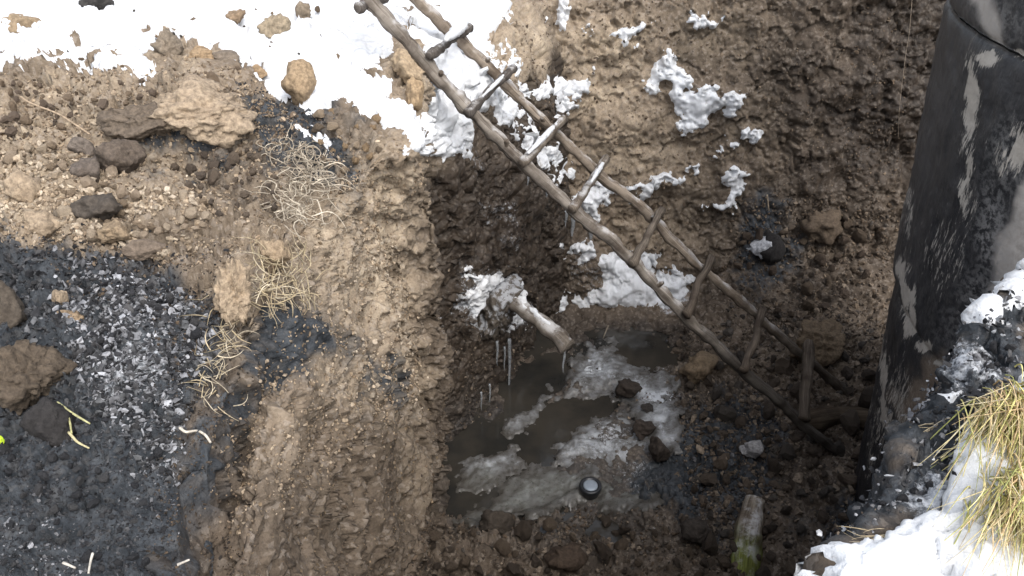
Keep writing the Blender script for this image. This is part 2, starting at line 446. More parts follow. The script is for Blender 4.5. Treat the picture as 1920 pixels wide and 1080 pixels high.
def terrain(names, P, keeps, amp, flip=False, snow_h=0.035, seed=0.0, extra=None, streak=0.0):
    """P: (nr,nc,3) macro surface; displaced by lumps; split into named structure objects by face mask"""
    N = gridnormals(P)
    u0, v0, d0 = proj(P)
    vis = (u0 > 0) & (u0 < 1920) & (v0 > 0) & (v0 < 1080) & (d0 > .3)
    flip = (N * P).sum(-1)[vis].mean() > 0     # normals must look towards the open air, where the viewer is
    if flip: N = -N
    lo = fbm(P * 2.6 + seed, 4) * 0.050 + fbm(P * 7 + seed, 3) * 0.018
    Q = P + N * .055                 # sampled a little off the surface so that sharp edges do not smear the lumps
    wp = np.stack([fbm(P * 6 + 3 + 7 * j, 3) for j in range(3)], -1)
    lo = lo + .034 * chips(Q * np.array([2.6, 2.6, 4.2]) + wp * .7 + seed + 50)
    c1 = chips(Q * np.array([6, 6, 8]) + wp * .9 + seed)
    c2 = chips(Q * 19 + wp * 1.2 + seed * 2)
    c3 = chips(Q * 52 + wp * 2 + seed * 3)
    hi = c1 * 0.030 + c2 * 0.0135 + c3 * .0055 + fbm(P * 60, 3) * 0.003
    if streak: lo = lo + streak * fbm(P * np.array([9, 9, 2.5]), 4)
    k, s, u, v, d = masks(P, seed)
    amp_v = amp if np.isscalar(amp) else amp(P, u, v)
    amp_v = amp_v * (.42 + .85 * sstep(-.35, .45, fbm(P * 2.1 + seed + 21, 3)))     # smeared smooth here, crumbled there
    lo = lo - .016 * (1 - sstep(0, .045, np.abs(fbm(P * np.array([2.2, 2.2, 3.0]) + seed + 61, 4))))   # cracks
    if extra is not None: lo = lo + extra(P, u, v, s)
    D = P + N * (lo + hi * amp_v)[..., None]
    nr, nc = P.shape[:2]
    V = D.reshape(-1, 3)
    for nm, keep in zip(names, keeps):
        Fc = gridfaces(nr, nc, keep)
        if not flip: Fc = Fc[:, ::-1]
        vv, ff, aa = compact(V, Fc, {'msk': k.reshape(-1, 4)})
        link(nm, mesh_np(nm, vv, ff, aa), M_soil, kind='structure')
    # the snow lying on it: a sheet of its own that dives under the soil where it ends
    if snow_h:
        ns = fbm(P * 12 + 31, 4)
        edge = s + ns * 8 - 30 * sstep(.1, .55, fbm(P * 9 + 15, 4)) * (s < 48) * (v < 300) * (u < 760) - 14 * sstep(.25, .7, fbm(P * 5 + 77, 4)) * (v < 300) * (u < 1000) - 22 * sstep(.05, .5, fbm(P * 13 + 55, 4)) * (v > 480) * (u > 1450)
        h = snow_h * (1.0 - np.exp(-np.maximum(edge, 0) / 16)) + np.where(edge < 0, edge * 0.0022, 0) + 0.004
        S = P + N * (lo + hi * amp_v * (1 - np.where((u < 770) | (v > 600), .62, .88) * sstep(0, 22, edge)) + h)[..., None]
        ok = (edge > -9)
        kf = ok[:-1, :-1] & ok[1:, :-1] & ok[1:, 1:] & ok[:-1, 1:]
        if kf.any():
            Fc = gridfaces(nr, nc, kf)
            if not flip: Fc = Fc[:, ::-1]
            mk = np.zeros((nr * nc, 4)); mk[:, 0] = 1 - sstep(0, 40, s.ravel())
            vv, ff, aa = compact(S.reshape(-1, 3), Fc, {'msk': mk})
            link('snow', mesh_np('snow', vv, ff, aa), M_snow, kind='stuff')
    terrain_samples.append((D.reshape(-1, 3), N.reshape(-1, 3), k.reshape(-1, 4), s.ravel(), u.ravel(), v.ravel(), d.ravel()))

def table(xs, ys, T, X, Y):
    """smooth-ish bilinear table lookup: T[len(ys)][len(xs)]"""
    T = np.array(T, float)
    rows = np.stack([np.interp(X, xs, T[j]) for j in range(len(ys))], 0)
    yi = np.clip(np.interp(Y, ys, np.arange(len(ys))), 0, len(ys) - 1 - 1e-6)
    j = yi.astype(int); f = yi - j; f = f * f * (3 - 2 * f) * .6 + f * .4
    a = np.take_along_axis(rows, j[None], 0)[0]; b = np.take_along_axis(rows, (j + 1)[None], 0)[0]
    return a * (1 - f) + b * f

ZF = -3.62                         # pit floor; the camera is the origin, the ground by the pit at about -1.35
# ------------------------------------------------------------------ left bank: plateau, sandy face and inner wall
rim_px = [(350,1080),(372,950),(405,800),(436,700),(478,610),(535,500),(578,420),(640,345),(715,298),(790,275)]
rim = [(-.60, .3, -1.36)] + [tuple(pz(u, v, -1.36)) for u, v in rim_px] + [(-.34,3.1,-1.36),(-.36,3.4,-1.36),(-.37,4.0,-1.36),(-.30,4.6,-1.34),(-.15,5.2,-1.3),(.1,6.4,-1.3)]
rim = np.array(sorted(rim, key=lambda p: p[1]))
NP_, NW = 320, 400
ya = np.concatenate([np.geomspace(.5, 2.6, 390)[:-1], np.linspace(2.6, 4.9, 420), np.linspace(4.94, 6.3, 34)])
NRA = len(ya)
xr = np.interp(ya, rim[:, 1], rim[:, 0])
ss = np.concatenate([np.linspace(9.0, 1.25, 14)[:-1], np.linspace(1.2, 0, NP_)])
Wd = .62 * ya + .05
Xp = xr[:, None] - ss[None] * Wd[:, None]
Yp = np.repeat(ya[:, None], len(ss), 1)
inw = xr[:, None] - Xp              # distance from the rim
Zp = -1.36 + .05 * sstep(0, .25, inw) + .20 * sstep(1.9, 4.2, Yp) * sstep(.1, 1.2, inw) - .05 * sstep(2.2, 1.0, Yp)
up_, vp_, _ = proj(np.stack([Xp, Yp, Zp], -1))
Zp += .075 * blobs(up_, vp_, [(330,205,170,42,1.0),(140,380,150,60,.5),(760,150,60,60,.9)])   # shelf under the big clod, hummocks
Zp -= .10 * blobs(up_, vp_, [(320,285,100,24,1.5),(460,290,60,60,.5),(600,300,70,40,.5)])
Pl = np.stack([Xp, Yp, Zp], -1)
zl = np.array([-1.36, -1.5, -1.7, -2.0, -2.5, -3.0, -3.75])
yt = [.5, 1.0, 1.35, 1.7, 2.0, 2.3, 2.65, 2.88, 3.05, 3.2, 3.4, 3.8, 4.2, 4.6, 5.0, 6.4]
def rx(y): return float(np.interp(y, rim[:, 1], rim[:, 0]))
dx = [  # x - x_rim at each level
 [0, .00, .02, .05, .09, .12, .14],
 [0, -.01, .065, .09, .13, .17, .19],
 [0, -.02, .075, .11, .15, .18, .20],
 [0, -.015, .085, .13, .18, .20, .22],
 [0, .03, .11, .17, .21, .23, .24],
 [0, .04, .09, .16, .22, .26, .26],
 [0, .05, .08, .11, .16, .22, .20],
 [0, -.07, -.13, -.15, -.08, -.01, -.08],
 [0, .00, .01, .01, .02, .01, -.06],
 [0, -.08, -.17, -.24, -.24, -.22, -.22],
 [0, -.10, -.20, -.28, -.24, -.18, -.12],
 [0, .02, .06, .12, .20, .14, .16],
 [0, .20, .30, .38, .45, .37, .36],
 [0, .24, .34, .43, .53, .48, .46],
 [0, .28, .42, .50, .58, .62, .66],
 [0, .28, .42, .50, .58, .62, .66]]
tw = np.linspace(0, 1, NW + 1)[1:]
zw = -1.36 + (tw ** 1.0) * (-3.75 + 1.36)
ZZ = np.repeat(zw[None], NRA, 0); YY = np.repeat(ya[:, None], NW, 1)
DX = table(-zl, yt, dx, -ZZ, YY)
Wl = np.stack([xr[:, None] + DX, YY, ZZ + (np.interp(ya, rim[:, 1], rim[:, 2]) + 1.36)[:, None] * np.exp(-(ZZ + 1.36) ** 2 * 4)], -1)
# a fissure has opened between the charcoal bank and the sandy face below it: a slot with a raised lip
slot = sstep(.6, .9, YY) * sstep(1.95, 1.6, YY)
Wl[..., 2] += slot * np.interp(-ZZ, -zl, [0, -.13, .19, .20, .08, 0, 0])
PA = np.concatenate([Pl, Wl], 1)
# soften the rim edge
sl = slice(len(ss) - 90, len(ss) + 70)
for _ in range(60):
    B_ = PA[:, sl].copy(); B_[:, 1:-1] = B_[:, 1:-1] * .5 + (B_[:, :-2] + B_[:, 2:]) * .25; PA[:, sl] = B_
nf = PA.shape[1] - 1
kw = np.zeros((NRA - 1, nf), bool); kw[:, len(ss) + 3:] = True
def amp_left(P, u, v):
    a = 1.0 + .0 * u
    a = a - .45 * blobs(u, v, [(780,420,50,180,1.0),(760,900,60,160,.7),(660,560,60,80,.4)])
    a = a * (1 - .68 * sstep(3.0, 3.2, P[..., 1]) * (P[..., 2] < -1.4))
    return np.clip(a, .3, 1.3) * np.clip(P[..., 1] / 1.8, .6, 1.25)
CREV = [(505,590),(462,670),(436,745),(412,815),(392,880),(376,950),(362,1010),(346,1080)]
def crevice(P, u, v, s):
    uu = u + 3 * fbm(P * 22, 3)
    d = np.full(u.shape, 200.0); wv = np.interp(v, [590, 760, 880, 960, 1080], [6, 12, 20, 26, 22])
    for (a0, b0), (a1, b1) in zip(CREV[:-1], CREV[1:]):
        t = np.clip(((uu - a0) * (a1 - a0) + (v - b0) * (b1 - b0)) / ((a1 - a0) ** 2 + (b1 - b0) ** 2), 0, 1)
        d = np.minimum(d, np.hypot(uu - a0 - t * (a1 - a0), v - b0 - t * (b1 - b0)))
    return -.035 * np.exp(-(d / (wv * .55)) ** 2) * (v > 560) - .13 * np.clip(1.5 * blobs(u, v, [(368,955,30,95,1.0),(446,752,26,40,.55)]) - .25, 0, 1)
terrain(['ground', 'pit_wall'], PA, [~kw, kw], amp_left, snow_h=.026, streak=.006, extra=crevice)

# ------------------------------------------------------------------ back wall
NX, NZ = 520, 300
xb = np.concatenate([np.linspace(-.6, 3.4, NX), np.linspace(3.6, 8, 10)])
zb = np.concatenate([np.linspace(-1.22, -3.8, NZ)])
X, Z = np.meshgrid(xb, zb)
yb = table([-.6, .1, .45, 1.0, 1.6, 2.2, 2.55, 2.75, 3.4, 8], [1.2, 1.5, 1.9, 2.4, 2.9, 3.3, 3.8],
  [[5.75,5.75,5.70,5.62,5.55,5.5,5.5,5.5,5.5,5.5],
   [5.45,5.45,5.45,5.50,5.45,5.4,5.4,5.4,5.4,5.4],
   [5.20,5.22,5.30,5.40,5.34,5.3,5.3,5.3,5.3,5.3],
   [5.00,5.05,5.16,5.26,5.24,5.2,5.2,5.2,5.2,5.2],
   [4.95,5.00,5.05,5.14,5.12,5.08,5.05,5.03,5.0,5.0],
   [4.90,4.92,4.92,4.98,4.98,4.92,4.85,4.8,4.8,4.8],
   [4.88,4.90,4.90,4.95,4.95,4.85,4.78,4.7,4.7,4.7]], X, -Z)
PBk = np.stack([X, yb, Z], -1)
top = np.stack([np.stack([xb, np.full_like(xb, yy), np.full_like(xb, zz)], -1) for yy, zz in ((14, -1.1), (8, -1.12), (6.3, -1.15), (5.85, -1.18))], 0)
PBk = np.concatenate([top, PBk], 0)
def ledge(P, u, v, s):              # ledges stand out under the snow patches
    return .045 * sstep(-22, 12, s) * (v < 470) + .06 * blobs(u, v, [(1180,230,80,50,1.0),(1160,60,90,60,.5),(1330,160,70,50,.6),(1210,340,60,30,.6),(1180,545,120,50,1.2),(1440,470,60,60,.6),(1050,90,60,50,.6)]) - .07 * blobs(u, v, [(1180,640,120,40,1.3),(1100,320,50,40,.6),(1260,270,70,20,.5),(1150,120,60,16,.6)])
nrb, ncb = PBk.shape[:2]
kb = np.zeros((nrb - 1, ncb - 1), bool); kb[4:] = True
terrain(['ground', 'pit_wall'], PBk, [~kb, kb], lambda P, u, v: .30 + .85 * sstep(330, 480, v) + .22 * blobs(u, v, [(1500,150,200,150,1)]), flip=False, snow_h=.042, seed=3.1, extra=ledge, streak=.02)

# ------------------------------------------------------------------ pit floor
NFX, NFY = 460, 380
xf = np.linspace(-.75, 3.3, NFX); yf = np.linspace(1.9, 5.2, NFY)
X, Y = np.meshgrid(xf, yf)
Z = np.full_like(X, ZF + .015)
uf, vf, _ = proj(np.stack([X, Y, Z], -1))
POOL = [[(945,820),(960,785),(1000,770),(1080,742),(1155,728),(1158,760),(1112,792),(1062,815),(1040,850),(985,856)],
        [(815,940),(840,860),(890,800),(950,775),(965,845),(1040,880),(1090,905),(1010,950),(900,975)],
        [(1085,1000),(1140,965),(1195,1000),(1170,1035),(1110,1018)],[(1100,620),(1290,610),(1285,690),(1200,685),(1130,650)],[(940,690),(1060,660),(1050,720),(960,780)]]
ps = polys(uf + 10 * fbm(np.stack([X, Y, Z], -1) * 5, 3), vf, POOL, 60)
Z = Z - .085 * sstep(-14, 18, ps)
heap = blobs(uf, vf, [(1600,700,230,170,1.0),(1450,830,190,130,.75),(1400,640,120,60,.8),(1330,1000,160,120,.6),(900,1080,260,70,.75),(1150,1110,300,70,.8),(1320,700,60,40,.7),(1560,980,170,170,.7)])
Z = Z + .30 * heap + .30 * sstep(4.35, 5.0, Y) * sstep(1.15, 1.7, X) + .06 * blobs(uf, vf, [(1080,720,40,30,.6),(1180,560,140,40,1.6)])
PF = np.stack([X, Y, Z], -1)
def amp_floor(P, u, v):
    return np.clip(.35 + 1.5 * blobs(u, v, [(1500,780,280,260,1.0),(1100,1070,420,80,1.0),(1350,950,160,160,1.0),(1240,780,60,80,.3)]), .2, 1.5)
NF0 = fbm(PF * 2.6 + 5.7, 4)
FLOORG = True
terrain(['pit_floor'], PF, [np.ones((NFY - 1, NFX - 1), bool)], amp_floor, flip=False, snow_h=0, seed=5.7, extra=lambda P, u, v, s: -.04 * NF0 - .018 * (1 - sstep(.05, .3, heap)))
ICE = [[(948,795),(1000,760),(1036,735),(1042,748),(1000,782),(960,812)],[(880,860),(960,840),(985,880),(930,920),(870,920)],[(1075,700),(1100,645),(1150,650),(1165,690),(1225,700),(1268,720),(1278,790),(1270,850),(1215,835),(1200,790),(1165,760),(1160,735),(1090,742),(1055,735)],
  [(1045,838),(1110,795),(1160,772),(1195,800),(1218,840),(1205,872),(1110,884),(1058,868)],[(975,892),(1060,872),(1130,892),(1240,898),(1230,945),(1150,958),(1090,938),(1000,962),(900,985),(855,972),(930,940)]]
def ice_sheet():
    P = PF.copy(); P[..., 2] = np.maximum(P[..., 2] - .04 * NF0 - .015, ZF - .01)
    u, v, d = proj(P)
    e = polys(u + 16 * fbm(P * 7, 4), v + 12 * fbm(P * 7 + 20, 4), ICE, 50) + 12 * fbm(P * 14, 4)
    P[..., 2] += .012 * (1 - np.exp(-np.maximum(e, 0) / 22)) + np.minimum(e, 0) * .002 + .009 * chips(P * 14 + fbm(P * 8, 2)[..., None]) * sstep(0, 40, e) + .006 * fbm(P * 25, 4) + .008
    ok = e > -10
    kf = ok[:-1, :-1] & ok[1:, :-1] & ok[1:, 1:] & ok[:-1, 1:]
    k = np.zeros(P.shape[:2] + (4,)); k[..., 0] = sstep(860, 900, v + 14 * fbm(P * 6, 3)); k[..., 1] = 1 - sstep(-6, 46, e + 10 * fbm(P * 20, 3))
    vv, ff, aa = compact(P.reshape(-1, 3), gridfaces(*P.shape[:2], kf), {'msk': k.reshape(-1, 4)})
    t = NT('slush'); a = t.attr('msk'); r, g = t.sep(a.outputs['Color'])[:2]
    n = t.noise(9, 7, .7); n2 = t.noise(45, 5, .7)
    c = t.mix(t.ramp(n, .36, .64), (.13, .127, .12), (.47, .49, .51))
    c = t.mix(t.math('MULTIPLY', t.ramp(n2, .5, .66), .7), c, (.52, .55, .60))
    c = t.mix(t.math('MULTIPLY', r, .8), c, t.mix(n2, (.06, .06, .05), (.17, .17, .145)))
    c = t.mix(t.math('MULTIPLY', g, .9), c, (.055, .048, .040))
    link('ice', mesh_np('ice', vv, ff, aa), t.done(c, t.ramp(n2, .35, .65, .22, .6), t.bump(n2, .004, .6), .5), kind='structure')
ice_sheet()
nx = 90
gx, gy = np.meshgrid(np.linspace(-.7, 1.75, nx), np.linspace(2.2, 5.0, nx))
link('water', mesh_np('water', np.stack([gx, gy, np.full_like(gx, ZF - .012)], -1).reshape(-1, 3), gridfaces(nx, nx)), M_water, kind='structure')

# ------------------------------------------------------------------ right foreground bank
NBR, NBC = 330, 300
e_px = [(1500,1200),(1560,1080),(1600,1000),(1640,935),(1690,880),(1725,820),(1775,750),(1800,692),(1826,640),(1850,595),(1885,560),(1925,508),(2000,440),(2150,330)]
ed = np.array([(.15, .55, -1.38)] + [tuple(pz(u, v, -1.38)) for u, v in e_px])
L = np.concatenate([[0], np.cumsum(np.linalg.norm(np.diff(ed, axis=0), axis=1))])
lt = np.linspace(0, L[-1], NBR)
E = np.stack([np.interp(lt, L, ed[:, i]) for i in range(3)], -1)
inn = np.array([.75, -.66, 0.0])
oin = np.concatenate([np.linspace(3.5, 1.0, 10)[:-1], np.linspace(.95, 0, 210)])
Pin = E[:, None] + oin[None, :, None] * inn
Pin[..., 2] += .05 * sstep(0, .2, oin)[None] + .03 * sstep(.3, 1, oin)[None]
od = np.linspace(0, 1, 80)[1:]
Pdn = E[:, None] + np.stack([-.10 * np.sin(od * 1.2), .09 * np.sin(od * 1.2), -2.3 * od ** 1.3], -1)[None]
PR = np.concatenate([Pin, Pdn], 1)
for _ in range(5):
    PR[:, 1:-1] = PR[:, 1:-1] * .5 + (PR[:, :-2] + PR[:, 2:]) * .25
kd = np.zeros((NBR - 1, PR.shape[1] - 1), bool); kd[:, len(oin):] = True
terrain(['ground', 'pit_wall'], PR, [~kd, kd], .75, flip=False, snow_h=.022, seed=9.2)

# ground under the viewer and the near wall of the pit, and the open ground all round
def sheet(name, pts, n, mat, kind):
    a, b, c, d = [np.array(p, float) for p in pts]
    s, t = np.meshgrid(np.linspace(0, 1, n), np.linspace(0, 1, n))
    s, t = s[..., None], t[..., None]
    P = (a * (1 - s) + b * s) * (1 - t) + (d * (1 - s) + c * s) * t
    Dn = gridnormals(P)
    P = P + Dn * (fbm(P * 2.5, 4) * .03)[..., None]
    k = np.zeros((n * n, 4)); k[:, 1] = .3
    return link(name, mesh_np(name, P.reshape(-1, 3), gridfaces(n, n), {'msk': k}), mat, kind=kind)
sheet('ground', [(-6, -4, -1.40), (5, -4, -1.40), (.62, .62, -1.42), (-1.2, .62, -1.42)], 60, M_soil, 'structure')
sheet('pit_wall', [(-1.2, .6, -1.44), (.75, .62, -1.44), (.75, .9, -3.8), (-1.2, .9, -3.8)], 60, M_soil, 'structure')
def ring_ground():
    I, O = [(-5.5, -3.5), (5.0, -3.5), (7.5, 12), (-5.5, 12)], [(-400, -400), (400, -400), (400, 400), (-400, 400)]
    V = np.array([(x, y, -1.46) for x, y in I] + [(x, y, -1.46) for x, y in O])
    Fc = np.array([(k, 4 + k, 4 + (k + 1) % 4, (k + 1) % 4) for k in range(4)])
    link('ground', mesh_np('ground', V, Fc, {'msk': np.tile([0, .3, 0, .0], (8, 1))}), M_snow, kind='structure')
ring_ground()

# ------------------------------------------------------------------ depth lookup, to set things down on the ground
TS = [np.concatenate([t[i] for t in terrain_samples]) for i in range(7)]
CELL = 5
def cell_of(u, v): return (np.floor((u + 200) / CELL)).astype(int), (np.floor((v + 200) / CELL)).astype(int)
GW, GH = (1920 + 400) // CELL, (1080 + 400) // CELL
zbuf = np.full((GH, GW), 1e9); zidx = np.full((GH, GW), -1)
iu, iv = cell_of(TS[4], TS[5])
okk = (iu >= 0) & (iu < GW) & (iv >= 0) & (iv < GH) & (TS[6] > .3)
ids = np.nonzero(okk)[0]
order = ids[np.argsort(-TS[6][ids], kind='stable')]
zbuf[iv[order], iu[order]] = TS[6][order]; zidx[iv[order], iu[order]] = order

def hit(u, v):
    a, b = int((u + 200) // CELL), int((v + 200) // CELL)
    for r in range(0, 6):
        sub = zbuf[max(0, b - r):b + r + 1, max(0, a - r):a + r + 1]
        if sub.size and sub.min() < 1e8:
            j = np.unravel_index(np.argmin(sub), sub.shape)
            k = zidx[max(0, b - r) + j[0], max(0, a - r) + j[1]]
            return pd(u, v, TS[6][k]), TS[1][k], TS[6][k]
    return pd(u, v, 3.0), np.array([0, 0, 1.0]), 3.0

# ------------------------------------------------------------------ the tarred concrete well
RW = 1.2
t0 = np.array([1.98, 3.2]); nrm = np.array([.851, -.525])
c0 = t0 + nrm * RW                 # axis at z=-3.5
tilt = np.array([-.060, .120])     # lean per metre of height
def axis(z): return c0 + tilt * (z + 3.5)
def sil_top(tl):
    best = None
    th = np.linspace(0, 2 * math.pi, 721)
    out = []
    for z in np.linspace(-3.5, .6, 60):
        c = c0 + tl * (z + 3.5)
        u, v, d = proj(np.stack([c[0] + RW * np.cos(th), c[1] + RW * np.sin(th), np.full_like(th, z)], -1))
        k = np.argmin(u); out.append((u[k], v[k]))
    o = np.array(out); o = o[np.argsort(o[:, 1])]
    return np.interp(0, o[:, 1], o[:, 0])
for _ in range(12):                # lean that brings the silhouette to the surveyed top point
    e = 1775 - sil_top(tilt)
    tilt = tilt + np.array([.00022, -.0004]) * e * .35
def ray_cyl(u, v):
    r = ray(u, v)
    ds = np.linspace(2.0, 6.0, 8001)
    P = ds[:, None] * r
    c = c0 + tilt * (P[:, 2:3] + 3.5)
    rr = np.hypot(P[:, 0] - c[:, 0], P[:, 1] - c[:, 1])
    k = np.nonzero(rr < RW)[0]
    return P[k[0]] if len(k) else None
s_lo, s_hi = ray_cyl(1745, 668), ray_cyl(1880, 92)
z_lo = s_lo[2] if s_lo is not None else -2.9
z_hi = s_hi[2] if s_hi is not None else -1.4
well = empty('concrete_well', (c0[0], c0[1], -3.8), 'tall round well of black tarred concrete rings at the right side of the pit', 'well')
CONC = [[(2100,250),(1935,310),(1895,400),(1862,500),(1838,590),(1800,700),(1900,760),(2100,800)],[(1812,-60),(1835,40),(1852,78),(1872,86),(1866,30),(1850,-60)]]
MUD = [[(1652,930),(1672,780),(1720,690),(1765,655),(1800,705),(1900,700),(1900,1000),(1652,1000)]]
FLK = [(1692,530,9,60,1.25),(1704,605,10,34,1.25),(1728,650,18,14,1.1),(1760,680,20,10,.9),(1822,190,16,110,1.0),(1812,330,18,110,.8),(1700,560,8,80,1.0),(1660,730,10,120,1.0),(1690,760,30,120,.6),(1850,110,20,20,1.0),(1890,300,50,60,.5),(1770,480,60,120,.45),(1700,380,8,120,.6),(1905,280,20,60,.9),(1630,860,8,60,.6),(1905,100,20,12,1),(1650,800,40,120,.5)]
GRT = [(1860,430,30,120,1.0),(1840,560,40,60,.8),(1790,620,40,60,.5),(1890,300,30,80,.8),(1700,850,40,60,.4),(1880,40,60,60,.5)]
for z0, z1, rad in ((-3.9, z_lo - .006, RW - .022), (z_lo + .006, z_hi - .005, RW), (z_hi + .005, .2, RW + .006)):
    nt, nz = 300, 110
    th, zz = np.meshgrid(np.linspace(math.pi * .55, math.pi * 1.75, nt), np.linspace(z0, z1, nz))
    c = c0[None, None] + tilt * (zz[..., None] + 3.5)
    Pc = np.stack([c[..., 0] + rad * np.cos(th), c[..., 1] + rad * np.sin(th), zz], -1)
    u, v, d = proj(Pc)
    disp = fbm(Pc * 5, 4) * .008 + fbm(Pc * np.array([22, 22, 6]), 4) * .005
    lip = np.minimum(zz - z0, z1 - zz)
    r2 = disp - .02 * np.exp(-np.maximum(lip, 0) / .02)
    Pc[..., 0] += np.cos(th) * r2; Pc[..., 1] += np.sin(th) * r2
    wn_ = fbm(Pc * 7, 4) * 14
    k = np.zeros(Pc.shape[:2] + (4,))
    k[..., 0] = sstep(-6, 8, polys(u + wn_, v + wn_, CONC, 40))
    k[..., 1] = sstep(-16, 22, polys(u + wn_ * 2, v + wn_, MUD, 50)) * .9
    k[..., 2] = np.clip(blobs(u + wn_, v, GRT), 0, 1)
    k[..., 3] = np.clip(blobs(u + wn_, v, FLK), 0, 1)
    # close the ring: inner face, so it is a wall with thickness
    Pi = Pc.copy(); 
    for ii, ax in ((0, np.cos(th)), (1, np.sin(th))): Pi[..., ii] -= ax * .12
    V = np.concatenate([Pc.reshape(-1, 3), Pi.reshape(-1, 3)])
    g = gridfaces(nz, nt)
    n0 = nz * nt; top_i = np.arange((nz - 1) * nt, nz * nt); bot_i = np.arange(nt)
    cap = np.stack([top_i[:-1], top_i[1:], top_i[1:] + n0, top_i[:-1] + n0], -1)
    cap2 = np.stack([bot_i[1:], bot_i[:-1], bot_i[:-1] + n0, bot_i[1:] + n0], -1)
    # the back of the ring, plain
    Fa = np.concatenate([g, g[:, ::-1] + n0, cap, cap2])
    ob = link('ring', mesh_np('ring', V - np.array([c0[0], c0[1], -3.8]), Fa, {'msk': np.concatenate([k.reshape(-1, 4)] * 2)}), M_well, well)

# ------------------------------------------------------------------ poles
def tube_mesh(name, pts, rad, tint=(1, 1, 1), nseg=12, lumps=.12, sub=10, cap=True, seed=0, kinks=.0):
    pts = np.array(pts, float); n = len(pts)
    rad = np.interp(np.linspace(0, 1, n), np.linspace(0, 1, len(np.atleast_1d(rad))), np.atleast_1d(rad)) if not np.isscalar(rad) else np.full(n, rad)
    # Catmull-Rom
    q = np.concatenate([[2 * pts[0] - pts[1]], pts, [2 * pts[-1] - pts[-2]]]); out, ro = [], []
    for i in range(n - 1):
        for t in np.linspace(0, 1, sub, endpoint=False):
            p0, p1, p2, p3 = q[i:i + 4]
            out.append(.5 * (2 * p1 + (p2 - p0) * t + (2 * p0 - 5 * p1 + 4 * p2 - p3) * t * t + (3 * p1 - p0 - 3 * p2 + p3) * t ** 3)); ro.append(rad[i] * (1 - t) + rad[i + 1] * t)
    out.append(pts[-1]); ro.append(rad[-1])
    Q = np.array(out); ro = np.array(ro)
    T = np.gradient(Q, axis=0); T /= np.linalg.norm(T, axis=1)[:, None] + 1e-12
    ref = np.array([0, 0, 1.0]) if abs(T[:, 2]).mean() < .8 else np.array([1.0, 0, 0])
    A = np.cross(T, ref); A /= np.linalg.norm(A, axis=1)[:, None]; B = np.cross(T, A)
    ang = np.linspace(0, 2 * math.pi, nseg, endpoint=False)
    ringd = np.cos(ang)[None, :, None] * A[:, None] + np.sin(ang)[None, :, None] * B[:, None]
    base = Q[:, None] + ringd * ro[:, None, None]
    k = 1 + lumps * fbm(base / max(ro.mean(), 1e-6) * .45 + seed, 3)
    V = (Q[:, None] + ringd * (ro[:, None] * k)[..., None])
    m = len(Q)
    idx = np.arange(m * nseg).reshape(m, nseg)
    fq = np.stack([idx[:-1], np.roll(idx, -1, 1)[:-1], np.roll(idx, -1, 1)[1:], idx[1:]], -1).reshape(-1, 4)
    Vv = V.reshape(-1, 3)
    if cap:   # close with a centre vertex (degenerate quads avoided: triangles as separate fan)
        Vv = np.concatenate([Vv, [Q[0] - T[0] * ro[0] * .1, Q[-1] + T[-1] * ro[-1] * .1]])
    me = bpy.data.meshes.new(name)
    fl = [tuple(f) for f in fq]
    if cap:
        a, b = m * nseg, m * nseg + 1
        fl += [(a, idx[0, (j + 1) % nseg], idx[0, j]) for j in range(nseg)] + [(b, idx[-1, j], idx[-1, (j + 1) % nseg]) for j in range(nseg)]
    me.from_pydata([tuple(p) for p in Vv], [], [tuple(int(i) for i in f) for f in fl])
    at = me.attributes.new('tint', 'FLOAT_COLOR', 'POINT')
    at.data.foreach_set('color', np.tile(np.array(tuple(tint) + (1,), np.float32), len(Vv)))
    uv = me.uv_layers.new(name='UVMap')
    lv = np.empty(len(me.loops), np.int32); me.loops.foreach_get('vertex_index', lv)
    Ls = np.concatenate([[0], np.cumsum(np.linalg.norm(np.diff(Q, axis=0), axis=1))])
    U = np.concatenate([np.tile(np.abs(np.linspace(-1, 1, nseg)) * ro.mean() * 3.1, m), [0, 0]]); Vc = np.concatenate([np.repeat(Ls, nseg), [0, Ls[-1]]])
    uv.data.foreach_set('uv', np.stack([U[lv], Vc[lv]], -1).astype(np.float32).ravel())
    me.polygons.foreach_set('use_smooth', np.full(len(me.polygons), True))
    me.update()
    return me

def wet_end(me, f0, f1, dark):
    n = len(me.vertices); co = np.empty(n * 3, np.float32); me.vertices.foreach_get('co', co); co = co.reshape(-1, 3)
    at = me.attributes['tint']; c = np.empty(n * 4, np.float32); at.data.foreach_get('color', c); c = c.reshape(-1, 4)
    z = co[:, 2]; t = sstep(f0, f1, (z.max() - z) / (z.max() - z.min() + 1e-9) + .06 * fbm(co.astype(float) * 9, 3))
    c[:, :3] *= (1 - (1 - dark) * t)[:, None]; c[:, 3] *= 1 - t
    at.data.foreach_set('color', c.ravel())
    return me

def shift(me, o):
    me.transform(Matrix.Translation(-Vector(o))); return me

def dlerp(u, u0, d0, u1, d1):
    f = (u - u0) / (u1 - u0); return 1 / ((1 - f) / d0 + f / d1)
lad_o = pd(1600, 872, 4.72)
ladder = empty('wooden_ladder', tuple(lad_o), 'rustic ladder of weathered round poles leaning from the snowy rim down into the pit', 'ladder')
DL = lambda u: dlerp(u, 810, 3.72, 1600, 4.72)
DR = lambda u: dlerp(u, 790, 4.12, 1600, 5.02)
lp = [(640,-60),(690,-2),(742,52),(810,132),(845,170),(882,208),(935,262),(985,310),(1032,352),(1080,398),(1135,442),(1190,492),(1240,548),(1290,598),(1345,648),(1400,702),(1455,748),(1510,800),(1560,838),(1606,880)]
rp = [(720,-60),(780,-2),(815,32),(850,64),(890,102),(930,140),(965,175),(1000,210),(1060,266),(1130,332),(1200,386),(1260,450),(1330,516),(1380,556),(1420,592),(1460,628),(1500,664),(1550,705),(1600,750)]
